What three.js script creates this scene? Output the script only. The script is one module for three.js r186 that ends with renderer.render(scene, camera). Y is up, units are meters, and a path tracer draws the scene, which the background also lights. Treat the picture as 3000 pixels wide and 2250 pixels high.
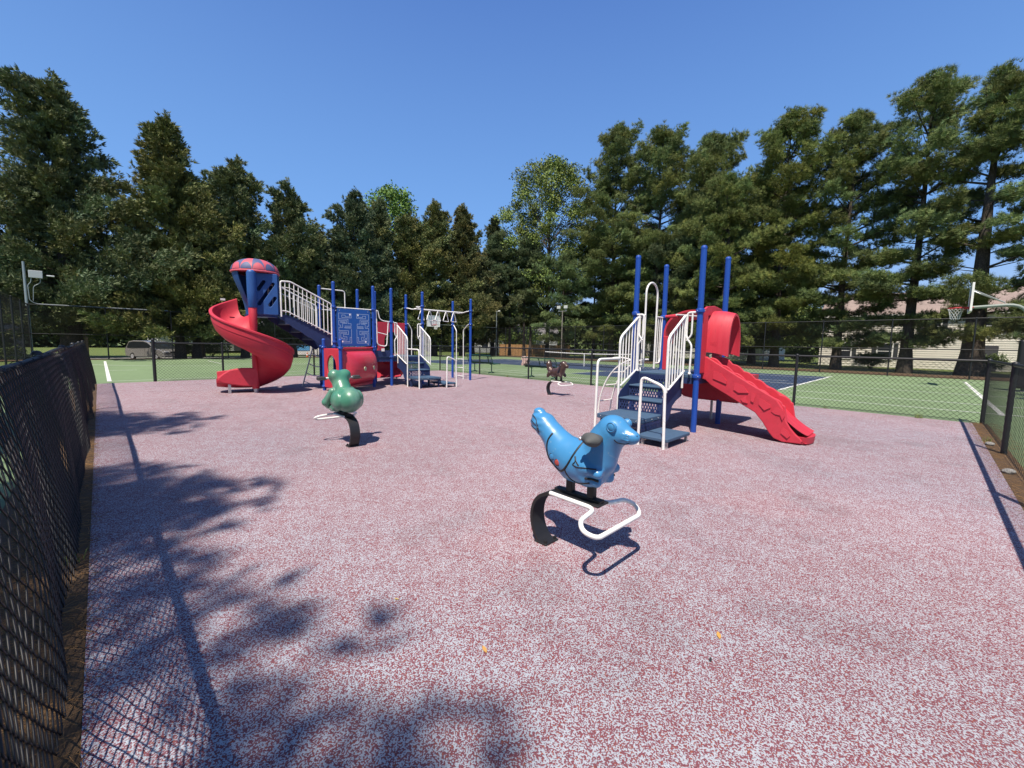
import * as THREE from 'three';
import { mergeGeometries, mergeVertices } from 'three/addons/utils/BufferGeometryUtils.js';
import { RoundedBoxGeometry } from 'three/addons/geometries/RoundedBoxGeometry.js';
import { MarchingCubes } from 'three/addons/objects/MarchingCubes.js';

// ------------------------------------------------------------------ camera, sky, sun, exposure
const scene = new THREE.Scene();
const camera = new THREE.PerspectiveCamera(85.78, 4 / 3, 0.05, 900);
camera.position.set(0, 1.372, 0);
camera.up.set(0.056, 0.995, -0.081);
camera.lookAt(0.702, 1.372 - 0.0965, -0.705);
const renderer = new THREE.WebGLRenderer({ antialias: true });
renderer.toneMapping = THREE.LinearToneMapping;
renderer.toneMappingExposure = 1.5;
renderer.shadowMap.enabled = true;
renderer.setSize(1024, 768);

const SUN = new THREE.Vector3(-0.467, 1, 0.22).normalize();
const clampS = v => Math.max(-1, Math.min(1, v));
{ // clear spring sky, whiter close around the sun: deep blue above, paler towards the horizon
  const w = 512, h = 256, d = new Float32Array(w * h * 4);
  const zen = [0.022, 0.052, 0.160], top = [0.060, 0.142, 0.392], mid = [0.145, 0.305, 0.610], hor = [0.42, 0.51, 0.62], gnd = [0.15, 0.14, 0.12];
  const mix = (a, b, t) => a.map((v, i) => v + (b[i] - v) * t);
  for (let j = 0; j < h; j++) for (let i = 0; i < w; i++) {
    const el = ((j + 0.5) / h - 0.5) * Math.PI, az = ((i + 0.5) / w) * 2 * Math.PI;
    let c;
    if (el < -0.02) c = gnd;
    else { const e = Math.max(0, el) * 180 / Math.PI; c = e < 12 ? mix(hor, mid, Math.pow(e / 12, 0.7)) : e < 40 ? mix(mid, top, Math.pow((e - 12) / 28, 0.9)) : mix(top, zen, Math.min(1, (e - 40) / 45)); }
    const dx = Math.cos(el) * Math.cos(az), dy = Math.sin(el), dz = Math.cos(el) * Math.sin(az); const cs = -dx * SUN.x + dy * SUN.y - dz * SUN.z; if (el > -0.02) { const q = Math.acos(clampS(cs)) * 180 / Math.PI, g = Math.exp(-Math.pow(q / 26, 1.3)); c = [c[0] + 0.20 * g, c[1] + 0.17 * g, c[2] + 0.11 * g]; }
    const k = (j * w + i) * 4; d[k] = c[0]; d[k + 1] = c[1]; d[k + 2] = c[2]; d[k + 3] = 1;
  }
  const t = new THREE.DataTexture(d, w, h, THREE.RGBAFormat, THREE.FloatType);
  t.mapping = THREE.EquirectangularReflectionMapping; t.magFilter = THREE.LinearFilter; t.needsUpdate = true;
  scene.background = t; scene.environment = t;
}
const sun = new THREE.DirectionalLight(0xfff4e6, 4.9);
sun.position.copy(SUN).multiplyScalar(80).add(new THREE.Vector3(12, 0, -15)); sun.target.position.set(12, 0, -15);
sun.castShadow = true; sun.shadow.mapSize.set(4096, 4096); sun.shadow.radius = 1;
Object.assign(sun.shadow.camera, { left: -55, right: 55, top: 55, bottom: -55, near: 1, far: 200 });
scene.add(sun, sun.target);

// ------------------------------------------------------------------ helpers
const V = (x, y, z) => new THREE.Vector3(x, y, z);
const D2R = Math.PI / 180, PI = Math.PI;
function RNG(seed) { let s = seed >>> 0; return () => { s = (s + 0x6D2B79F5) >>> 0; let t = s; t = Math.imul(t ^ (t >>> 15), t | 1); t ^= t + Math.imul(t ^ (t >>> 7), t | 61); return ((t ^ (t >>> 14)) >>> 0) / 4294967296; }; }
const clamp = (v, a, b) => Math.max(a, Math.min(b, v)), lerp = (a, b, t) => a + (b - a) * t;
function hash2(x, y, s) { let h = Math.imul(x | 0, 374761393) ^ Math.imul(y | 0, 668265263) ^ Math.imul(s | 0, 1442695041); h = Math.imul(h ^ (h >>> 13), 1274126177); return ((h ^ (h >>> 16)) >>> 0) / 4294967296; }
function vnoise(x, y, s = 0, per = 0) {
  const xi = Math.floor(x), yi = Math.floor(y); let fx = x - xi, fy = y - yi; fx = fx * fx * (3 - 2 * fx); fy = fy * fy * (3 - 2 * fy);
  const m = v => per ? ((v % per) + per) % per : v;
  const a = hash2(m(xi), m(yi), s), b = hash2(m(xi + 1), m(yi), s), c = hash2(m(xi), m(yi + 1), s), d = hash2(m(xi + 1), m(yi + 1), s);
  return lerp(lerp(a, b, fx), lerp(c, d, fx), fy);
}
const fbm = (x, y, s, o = 4) => { let v = 0, a = 0.5, f = 1; for (let i = 0; i < o; i++) { v += a * vnoise(x * f, y * f, s + i * 17); a *= 0.5; f *= 2.03; } return v; };
const used = {};
function numbered(n) { if (used[n] === undefined) { used[n] = 0; return n; } used[n]++; return n + '_' + String(used[n]).padStart(3, '0'); }
function sh(o) { o.castShadow = true; o.receiveShadow = true; return o; }
function mg(list) {
  const a = list.filter(Boolean).map(g => { let q = g.index ? g.toNonIndexed() : g; for (const k of Object.keys(q.attributes)) if (!['position', 'normal', 'uv'].includes(k)) q.deleteAttribute(k); if (!q.attributes.uv) q.setAttribute('uv', new THREE.BufferAttribute(new Float32Array(q.attributes.position.count * 2), 2)); q.morphAttributes = {}; return q; });
  return a.length === 1 ? a[0] : mergeGeometries(a);
}
function thing(name, label, category, [x, y, z] = [0, 0, 0], turn = 0, group) {
  const o = new THREE.Group(); o.name = numbered(name); o.position.set(x, y, z); o.rotation.y = turn;
  o.userData = { label, category }; if (group) o.userData.group = group; scene.add(o); return o;
}
function part(name, geos, mat, parent, label) {
  const m = sh(new THREE.Mesh(Array.isArray(geos) ? mg(geos) : geos, mat)); m.name = name; if (label) m.userData.label = label; parent.add(m); return m;
}
function solo(name, geos, mat, label, category, pos, group) {
  const m = sh(new THREE.Mesh(Array.isArray(geos) ? mg(geos) : geos, mat)); m.name = numbered(name); m.userData = { label, category }; if (group) m.userData.group = group;
  if (pos) m.position.set(...pos); scene.add(m); return m;
}
function struct(name, geos, mat, parent = scene) {
  const m = sh(new THREE.Mesh(Array.isArray(geos) ? mg(geos) : geos, mat)); m.name = parent === scene ? numbered(name) : name; if (parent === scene) m.userData.kind = 'structure'; parent.add(m); return m;
}
const T = (g, x, y, z, rx = 0, ry = 0, rz = 0) => { if (rx || ry || rz) g.applyMatrix4(new THREE.Matrix4().makeRotationFromEuler(new THREE.Euler(rx, ry, rz))); g.translate(x, y, z); return g; };
const bx = (w, h, d, x, y, z, r = 0, seg = 2) => (r ? new RoundedBoxGeometry(w, h, d, seg, r) : new THREE.BoxGeometry(w, h, d)).translate(x, y, z);
const cyl = (r0, r1, h, x, y, z, seg = 14) => new THREE.CylinderGeometry(r0, r1, h, seg).translate(x, y, z);
function fillet(pts, fr, n = 5) {
  const out = [pts[0].clone()];
  for (let i = 1; i < pts.length - 1; i++) {
    const p = pts[i], a = pts[i - 1].clone().sub(p), b = pts[i + 1].clone().sub(p), la = a.length(), lb = b.length(); a.divideScalar(la); b.divideScalar(lb);
    const t = Math.min(fr, la * 0.48, lb * 0.48), A = p.clone().addScaledVector(a, t), B = p.clone().addScaledVector(b, t);
    for (let k = 0; k <= n; k++) { const u = k / n; out.push(A.clone().multiplyScalar((1 - u) * (1 - u)).addScaledVector(p, 2 * u * (1 - u)).addScaledVector(B, u * u)); }
  }
  out.push(pts[pts.length - 1].clone()); return out;
}
function tube(pts, r, sides = 8, caps = true, closed = false) {
  const n = pts.length, pos = [], nor = [], uv = [], idx = []; const tn = [];
  for (let i = 0; i < n; i++) { const a = pts[closed ? (i - 1 + n) % n : Math.max(0, i - 1)], b = pts[closed ? (i + 1) % n : Math.min(n - 1, i + 1)]; tn.push(b.clone().sub(a).normalize()); }
  let u = Math.abs(tn[0].y) < 0.9 ? V(0, 1, 0) : V(1, 0, 0); u.addScaledVector(tn[0], -u.dot(tn[0])).normalize();
  let len = 0;
  for (let i = 0; i < n; i++) {
    if (i) { u.addScaledVector(tn[i], -u.dot(tn[i])).normalize(); len += pts[i].distanceTo(pts[i - 1]); }
    const w = tn[i].clone().cross(u), rr = typeof r === 'function' ? r(i / (n - 1)) : r;
    for (let k = 0; k <= sides; k++) { const a = k / sides * 2 * PI, c = Math.cos(a), s = Math.sin(a); const nx = u.x * c + w.x * s, ny = u.y * c + w.y * s, nz = u.z * c + w.z * s; pos.push(pts[i].x + nx * rr, pts[i].y + ny * rr, pts[i].z + nz * rr); nor.push(nx, ny, nz); uv.push(k / sides * 2 * PI * rr, len); }
  }
  const m = sides + 1, last = closed ? n : n - 1;
  for (let i = 0; i < last; i++) for (let k = 0; k < sides; k++) { const a = i * m + k, b = ((i + 1) % n) * m + k; idx.push(a, a + 1, b, b, a + 1, b + 1); }
  if (caps && !closed) for (const e of [0, n - 1]) {
    const c = pos.length / 3, s = e ? 1 : -1; pos.push(pts[e].x, pts[e].y, pts[e].z); nor.push(tn[e].x * s, tn[e].y * s, tn[e].z * s); uv.push(0, 0);
    for (let k = 0; k <= sides; k++) { const q = (e * m + k) * 3; pos.push(pos[q], pos[q + 1], pos[q + 2]); nor.push(tn[e].x * s, tn[e].y * s, tn[e].z * s); uv.push(0, 0); }
    for (let k = 0; k < sides; k++) e ? idx.push(c, c + 1 + k, c + 2 + k) : idx.push(c, c + 2 + k, c + 1 + k);
  }
  const g = new THREE.BufferGeometry(); g.setAttribute('position', new THREE.Float32BufferAttribute(pos, 3)); g.setAttribute('normal', new THREE.Float32BufferAttribute(nor, 3)); g.setAttribute('uv', new THREE.Float32BufferAttribute(uv, 2)); g.setIndex(idx); return g;
}
const pipe = (pts, r, fr = 0.06, sides = 10) => tube(fillet(pts, fr), r, sides);
const bar = (a, b, r, sides = 8) => tube([a, b], r, sides);
// surface from a grid of points P(i,j)
function grid(nu, nv, fn, flip = false) {
  const pos = [], uv = [], idx = [];
  for (let i = 0; i <= nu; i++) for (let j = 0; j <= nv; j++) { const p = fn(i / nu, j / nv); pos.push(p.x, p.y, p.z); uv.push(p.u ?? i / nu, p.v ?? j / nv); }
  for (let i = 0; i < nu; i++) for (let j = 0; j < nv; j++) { const a = i * (nv + 1) + j, b = a + nv + 1; flip ? idx.push(a, b, a + 1, b, b + 1, a + 1) : idx.push(a, a + 1, b, b, a + 1, b + 1); }
  const g = new THREE.BufferGeometry(); g.setAttribute('position', new THREE.Float32BufferAttribute(pos, 3)); g.setAttribute('uv', new THREE.Float32BufferAttribute(uv, 2)); g.setIndex(idx); g.computeVertexNormals(); return g;
}
// a sheet with thickness swept along a path: profile closed loop of [a,b] pairs; frame(i) gives origin, A, B vectors
function loft(n, prof, frame, closedProf = true, caps = true) {
  const m = prof.length, pos = [], uv = [], idx = [];
  for (let i = 0; i <= n; i++) { const f = frame(i / n); const pr = typeof prof === 'function' ? prof(i / n) : prof; for (let k = 0; k < pr.length; k++) { const p = f.o.clone().addScaledVector(f.A, pr[k][0]).addScaledVector(f.B, pr[k][1]); pos.push(p.x, p.y, p.z); uv.push(i / n, k / pr.length); } }
  for (let i = 0; i < n; i++) for (let k = 0; k < (closedProf ? m : m - 1); k++) { const a = i * m + k, b = i * m + (k + 1) % m, c = a + m, d = b + m; idx.push(a, b, c, c, b, d); }
  let g = new THREE.BufferGeometry(); g.setAttribute('position', new THREE.Float32BufferAttribute(pos, 3)); g.setAttribute('uv', new THREE.Float32BufferAttribute(uv, 2)); g.setIndex(idx);
  if (caps && closedProf) {
    const tri = THREE.ShapeUtils.triangulateShape(prof.map(p => new THREE.Vector2(p[0], p[1])), []); const e = n * m;
    for (const t of tri) { idx.push(t[0], t[2], t[1]); idx.push(e + t[0], e + t[1], e + t[2]); }
    g.setIndex(idx);
  }
  g = g.toNonIndexed(); g.computeVertexNormals(); return crease(g);
}
function crease(g, ang = 40) { // smooth normals below the angle
  const p = g.attributes.position, n = p.count, fn = []; const map = new Map(); const a = V(), b = V(), c = V();
  for (let i = 0; i < n; i += 3) { a.fromBufferAttribute(p, i); b.fromBufferAttribute(p, i + 1); c.fromBufferAttribute(p, i + 2); const f = b.clone().sub(a).cross(c.clone().sub(a)); fn.push(f); for (let k = 0; k < 3; k++) { const key = Math.round(p.getX(i + k) * 5e4) + ',' + Math.round(p.getY(i + k) * 5e4) + ',' + Math.round(p.getZ(i + k) * 5e4); if (!map.has(key)) map.set(key, []); map.get(key).push(i + k); } }
  const fu = fn.map(f => f.clone().normalize()), cs = Math.cos(ang * D2R), nor = new Float32Array(n * 3);
  for (const l of map.values()) for (const i of l) { const fi = (i / 3) | 0, s = V(); for (const j of l) { const fj = (j / 3) | 0; if (fu[fi].dot(fu[fj]) > cs) s.add(fn[fj]); } s.normalize(); nor[i * 3] = s.x; nor[i * 3 + 1] = s.y; nor[i * 3 + 2] = s.z; }
  g.setAttribute('normal', new THREE.BufferAttribute(nor, 3)); return g;
}
function ext(pts, depth, bevel = 0, holes = []) { // polygon in xy extruded along +z
  const s = new THREE.Shape(pts.map(p => new THREE.Vector2(p[0], p[1]))); for (const h of holes) s.holes.push(new THREE.Path(h.map(p => new THREE.Vector2(p[0], p[1]))));
  return new THREE.ExtrudeGeometry(s, { depth: depth - 2 * bevel, bevelEnabled: bevel > 0, bevelThickness: bevel, bevelSize: bevel, bevelOffset: -bevel, bevelSegments: 2, curveSegments: 8 }).translate(0, 0, bevel);
}
function rrect(x0, y0, x1, y1, r, n = 5) { const o = []; for (const [cx, cy, a0] of [[x1 - r, y0 + r, -90], [x1 - r, y1 - r, 0], [x0 + r, y1 - r, 90], [x0 + r, y0 + r, 180]]) for (let k = 0; k <= n; k++) { const a = (a0 + 90 * k / n) * D2R; o.push([cx + r * Math.cos(a), cy + r * Math.sin(a)]); } return o; }
function blob(fn, mn, mx, res) { // mesh of the zero set of a distance function
  const mc = new MarchingCubes(res, new THREE.MeshStandardMaterial(), false, false, 120000), hs = res / 2; mc.isolation = 0;
  const c = mn.clone().add(mx).multiplyScalar(0.5), e = mx.clone().sub(mn).multiplyScalar(0.5); let i = 0;
  for (let z = 0; z < res; z++) for (let y = 0; y < res; y++) for (let x = 0; x < res; x++) mc.field[i++] = -fn(c.x + e.x * (x - hs) / hs, c.y + e.y * (y - hs) / hs, c.z + e.z * (z - hs) / hs);
  mc.update(); const n = mc.count, pa = new Float32Array(n * 3);
  for (let k = 0; k < n; k++) { pa[k * 3] = c.x + e.x * mc.positionArray[k * 3]; pa[k * 3 + 1] = c.y + e.y * mc.positionArray[k * 3 + 1]; pa[k * 3 + 2] = c.z + e.z * mc.positionArray[k * 3 + 2]; }
  let g = new THREE.BufferGeometry(); g.setAttribute('position', new THREE.BufferAttribute(pa, 3)); g = mergeVertices(g, 1e-5); g.computeVertexNormals();
  g.setAttribute('uv', new THREE.BufferAttribute(new Float32Array(g.attributes.position.count * 2), 2)); return g;
}
const smin = (a, b, k) => { const h = clamp(0.5 + 0.5 * (b - a) / k, 0, 1); return lerp(b, a, h) - k * h * (1 - h); };
function cap(px, py, pz, a, b, ra, rb) { const bx_ = b[0] - a[0], by = b[1] - a[1], bz = b[2] - a[2], qx = px - a[0], qy = py - a[1], qz = pz - a[2]; const t = clamp((qx * bx_ + qy * by + qz * bz) / (bx_ * bx_ + by * by + bz * bz + 1e-9), 0, 1); const dx = qx - bx_ * t, dy = qy - by * t, dz = qz - bz * t; return Math.sqrt(dx * dx + dy * dy + dz * dz) - lerp(ra, rb, t); }
const ell = (px, py, pz, c, r) => { const x = (px - c[0]) / r[0], y = (py - c[1]) / r[1], z = (pz - c[2]) / r[2]; const k = Math.sqrt(x * x + y * y + z * z); return (k - 1) * Math.min(r[0], r[1], r[2]); };

// ------------------------------------------------------------------ textures and materials
function tex(w, h, fn, srgb = true, rep) {
  const d = new Uint8Array(w * h * 4); const o = [0, 0, 0];
  for (let y = 0; y < h; y++) for (let x = 0; x < w; x++) { fn(x, y, o); const k = (y * w + x) * 4; d[k] = o[0]; d[k + 1] = o[1]; d[k + 2] = o[2]; d[k + 3] = 255; }
  const t = new THREE.DataTexture(d, w, h); t.wrapS = t.wrapT = THREE.RepeatWrapping; t.magFilter = THREE.LinearFilter; t.minFilter = THREE.LinearMipmapLinearFilter; t.generateMipmaps = true; if (srgb) t.colorSpace = THREE.SRGBColorSpace; if (rep) t.repeat.set(rep[0], rep[1]); t.needsUpdate = true; return t;
}
const s8 = v => { v = clamp(v, 0, 1); return 255 * (v <= 0.0031308 ? v * 12.92 : 1.055 * Math.pow(v, 1 / 2.4) - 0.055); };
const lin = (r, g, b) => new THREE.Color().setRGB(r, g, b);
const std = (c, o = {}) => new THREE.MeshStandardMaterial({ color: Array.isArray(c) ? lin(...c) : c, roughness: 0.6, ...o });
const phy = (c, o = {}) => new THREE.MeshPhysicalMaterial({ color: Array.isArray(c) ? lin(...c) : c, roughness: 0.4, ...o });

// rubber crumb: red and pale blue granules pressed together
const N = 1024; const padF = new Float32Array(N * N);
{ const r = RNG(5), a = new Float32Array(N * N), b = new Float32Array(N * N); for (let i = 0; i < N * N; i++) a[i] = r();
  const blur = (s, d, rad) => { const t = new Float32Array(N * N); for (let y = 0; y < N; y++) for (let x = 0; x < N; x++) { let v = 0; for (let k = -rad; k <= rad; k++) v += s[y * N + ((x + k + N) & (N - 1))]; t[y * N + x] = v; } for (let y = 0; y < N; y++) for (let x = 0; x < N; x++) { let v = 0; for (let k = -rad; k <= rad; k++) v += t[((y + k + N) & (N - 1)) * N + x]; d[y * N + x] = v / ((2 * rad + 1) ** 2); } };
  blur(a, b, 1); blur(b, padF, 1); let m = 0, s = 0; for (const v of padF) m += v; m /= N * N; for (const v of padF) s += (v - m) ** 2; s = Math.sqrt(s / N / N); for (let i = 0; i < N * N; i++) padF[i] = (padF[i] - m) / s; }
const padMap = tex(N, N, (x, y, o) => {
  const v = padF[y * N + x] + 0.35 * (vnoise(x / 64, y / 64, 3, 16) - 0.5) + 0.3 * (vnoise(x / 16, y / 16, 9, 64) - 0.5), q = hash2(x >> 1, y >> 1, 4), big = hash2((x + 3 * q) >> 2, y >> 2, 8);
  let c; if (v > 0.10) c = [0.372, 0.378, 0.408]; else if (v > -0.14) c = [0.195, 0.138, 0.168]; else c = big > 0.92 ? [0.26, 0.065, 0.04] : [0.185, 0.052, 0.064];
  const k = 0.84 + 0.32 * q; o[0] = s8(c[0] * k); o[1] = s8(c[1] * k); o[2] = s8(c[2] * k);
});
const padBump = tex(N, N, (x, y, o) => { o[0] = o[1] = o[2] = clamp(128 + 45 * Math.abs(padF[y * N + x]) - 30 + 30 * hash2(x, y, 2), 0, 255); }, false);
const M = {};
M.pad = std([1, 1, 1], { map: padMap, bumpMap: padBump, bumpScale: 0.004, roughness: 0.9, vertexColors: true });
const courtTex = tex(512, 512, (x, y, o) => { const k = 0.86 + 0.16 * hash2(x, y, 1) + 0.14 * (vnoise(x / 32, y / 32, 6, 16) - 0.5) + 0.10 * (vnoise(x / 8, y / 8, 7, 64) - 0.5); o[0] = s8(0.86 * k); o[1] = s8(0.87 * k); o[2] = s8(0.86 * k); });
M.court = std([0.172, 0.250, 0.124], { map: courtTex, roughness: 0.82, vertexColors: true });
M.blueCourt = std([0.028, 0.052, 0.108], { map: courtTex, roughness: 0.8 });
M.line = std([0.74, 0.76, 0.72], { roughness: 0.75, map: courtTex });
const grassTex = tex(512, 512, (x, y, o) => { const f = vnoise(x / 16, y / 16, 2, 32), q = hash2(x, y, 3), p = vnoise(x / 4, y / 4, 5, 128); const k = 0.55 + 0.5 * q * p + 0.3 * f; const dry = vnoise(x / 40, y / 40, 14, 13) > 0.66 ? 0.6 : 0; o[0] = s8((0.115 + 0.06 * dry) * k); o[1] = s8((0.17 + 0.0 * dry) * k); o[2] = s8(0.036 * k); });
M.grass = std([1, 1, 1], { map: grassTex, roughness: 0.95 });
const litterTex = tex(512, 512, (x, y, o) => { const a = vnoise(x / 3, y / 22, 2, 0), b = vnoise(x / 20, y / 3, 4, 0), q = hash2(x, y, 3); const k = 0.45 + 0.7 * Math.max(a, b) * (0.6 + 0.5 * q); o[0] = s8(0.115 * k); o[1] = s8(0.068 * k); o[2] = s8(0.032 * k); });
M.litter = std([1, 1, 1], { map: litterTex, roughness: 0.95 });
const asphTex = tex(512, 512, (x, y, o) => { const k = 0.7 + 0.6 * hash2(x, y, 5) * hash2(x >> 1, y >> 1, 6) + 0.25 * vnoise(x / 30, y / 30, 7, 0); o[0] = s8(0.16 * k); o[1] = s8(0.16 * k); o[2] = s8(0.17 * k); });
M.asphalt = std([1, 1, 1], { map: asphTex, roughness: 0.9 });
M.concrete = std([0.42, 0.41, 0.38], { map: courtTex, roughness: 0.9 });
M.vinyl = std([0.010, 0.011, 0.013], { roughness: 0.5 });
M.vinylDull = std([0.006, 0.0065, 0.008], { roughness: 0.75 });
M.greyPole = std([0.32, 0.36, 0.37], { roughness: 0.45, metalness: 0.6 });
const wearTex = tex(256, 256, (x, y, o) => { const k = 0.82 + 0.24 * fbm(x / 22, y / 22, 6) + 0.05 * hash2(x, y, 2) - (vnoise(x / 7, y / 7, 8) > 0.84 ? 0.10 : 0) + (vnoise(x / 3, y / 26, 12) > 0.9 ? 0.10 : 0); o[0] = o[1] = o[2] = s8(k); });
const wearRough = tex(256, 256, (x, y, o) => { o[0] = o[1] = o[2] = clamp(110 + 120 * fbm(x / 24, y / 24, 16) + 30 * hash2(x, y, 7), 0, 255); }, false);
M.bluePost = phy([0.006, 0.060, 0.34], { roughness: 0.75, roughnessMap: wearRough, map: wearTex, clearcoat: 0.12, clearcoatRoughness: 0.3 });
M.navy = std([0.014, 0.030, 0.105], { roughness: 0.6, map: wearTex });
M.deckTop = std([0.042, 0.088, 0.155], { roughness: 0.75, map: wearTex });
M.red = phy([0.50, 0.028, 0.052], { roughness: 0.8, roughnessMap: wearRough, map: wearTex, clearcoat: 0.05, clearcoatRoughness: 0.4 });
M.pink = phy([0.52, 0.085, 0.12], { roughness: 0.6, map: wearTex });
M.roofBlue = phy([0.10, 0.13, 0.30], { roughness: 0.6, map: wearTex });
M.encl = phy([0.018, 0.085, 0.30], { roughness: 0.75, roughnessMap: wearRough, map: wearTex });
M.white = phy([0.80, 0.80, 0.77], { roughness: 0.42, map: wearTex });
M.galv = std([0.45, 0.46, 0.46], { roughness: 0.4, metalness: 0.7 });
M.bolt = std([0.6, 0.6, 0.62], { roughness: 0.3, metalness: 0.9 });
M.spring = std([0.012, 0.012, 0.013], { roughness: 0.5 });
M.handleBlack = std([0.03, 0.03, 0.03], { roughness: 0.6 });
M.handleGrey = std([0.075, 0.08, 0.08], { roughness: 0.75, map: wearTex });
M.seal = phy([1, 1, 1], { vertexColors: true, roughness: 0.38, clearcoat: 0.35, clearcoatRoughness: 0.18 });
M.sealPlain = phy([0.045, 0.20, 0.42], { roughness: 0.38, clearcoat: 0.3, clearcoatRoughness: 0.2 });
M.black = std([0.012, 0.012, 0.014], { roughness: 0.5 });
M.benchGreen = std([0.010, 0.062, 0.046], { roughness: 0.45 });
M.redDot = std([0.35, 0.06, 0.05], { roughness: 0.5 });
const barkTex = tex(256, 512, (x, y, o) => { const r = Math.abs(vnoise(x / 10, y / 60, 3, 0) - 0.5) * 2, q = hash2(x, y, 3); const k = 0.35 + 0.75 * r + 0.15 * q; o[0] = s8(0.105 * k); o[1] = s8(0.085 * k); o[2] = s8(0.068 * k); });
M.bark = std([1, 1, 1], { map: barkTex, bumpMap: barkTex, bumpScale: 0.03, roughness: 0.95 });
M.needle = std([1, 1, 1], { roughness: 0.8, side: THREE.DoubleSide });
M.leaf = phy([1, 1, 1], { roughness: 0.8, side: THREE.DoubleSide, });

// ------------------------------------------------------------------ ground
const PADX0 = -0.12, PADX1 = 11.93, PADZ0 = -0.69, PADZ1 = 17.08; // the play yard, Z counted away from the camera (three z = -Z)
const sstep = (a, b, x) => { const t = clamp((x - a) / (b - a), 0, 1); return t * t * (3 - 2 * t); };
const terrainY = (X, Z) => -0.06 - 0.62 * sstep(36.5, 44, Z) + 0.35 * sstep(60, 90, Z) - 0.15 * sstep(32, 42, X);
function sheet(x0, x1, z0, z1, yf, nx, nz, uvs = 1, col) { // horizontal sheet, Z positive away
  const g = grid(nx, nz, (u, v) => { const X = lerp(x0, x1, u), Z = lerp(z0, z1, v); return { x: X, y: typeof yf === 'function' ? yf(X, Z) : yf, z: -Z, u: X / uvs, v: Z / uvs }; }, true);
  const nn = g.attributes.normal; if (nn.getY(0) < 0) { const ix = g.index.array; for (let i = 0; i < ix.length; i += 3) { const t = ix[i]; ix[i] = ix[i + 1]; ix[i + 1] = t; } g.computeVertexNormals(); }
  if (col) { const p = g.attributes.position, c = new Float32Array(p.count * 3); for (let i = 0; i < p.count; i++) { const q = col(p.getX(i), -p.getZ(i)); c[i * 3] = q[0]; c[i * 3 + 1] = q[1]; c[i * 3 + 2] = q[2]; } g.setAttribute('color', new THREE.BufferAttribute(c, 3)); }
  return g;
}
{ // one sheet of grass and soil out to the horizon
  const g = grid(120, 120, (u, v) => { const w = t => Math.sign(t) * (Math.abs(t) * 90 + Math.pow(Math.abs(t), 4) * 360); const X = 15 + w(u * 2 - 1), Z = 20 + w(v * 2 - 1); const inC = X > -3.5 && X < 31.5 && Z > -14 && Z < 35.6; return { x: X, y: (inC ? -0.09 : terrainY(X, Z)) - (inC ? 0 : 0.02), z: -Z, u: X / 3, v: Z / 3 }; }, true);
  if (g.attributes.normal.getY(0) < 0) { const ix = g.index.array; for (let i = 0; i < ix.length; i += 3) { const t = ix[i]; ix[i] = ix[i + 1]; ix[i + 1] = t; } g.computeVertexNormals(); }
  struct('ground', g, M.grass);
}
struct('court_surface', sheet(-2.78, 31.0, -13, 35.1, -0.016, 110, 150, 2.5, (X, Z) => { const k = 0.80 + 0.42 * fbm(X / 4, Z / 4, 40), m = 0.95 + 0.12 * fbm(X / 1.1 + 9, Z / 1.1, 50) - (fbm(X / 1.6 + 3, Z / 1.6, 57) > 0.64 ? 0.07 : 0); return [k * m * 1.0, k * m, k * m * 0.98]; }), M.court);
const blueRects = [[16.2, 26.1, 3.5, 12.3], [19.55, 26.1, 12.3, 21.3], [16.2, 26.1, 21.3, 27.4]];
struct('blue_court_surface', blueRects.map(r => sheet(r[0], r[1], r[2], r[3], -0.012, 1, 1, 2.5)), M.blueCourt);
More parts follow.
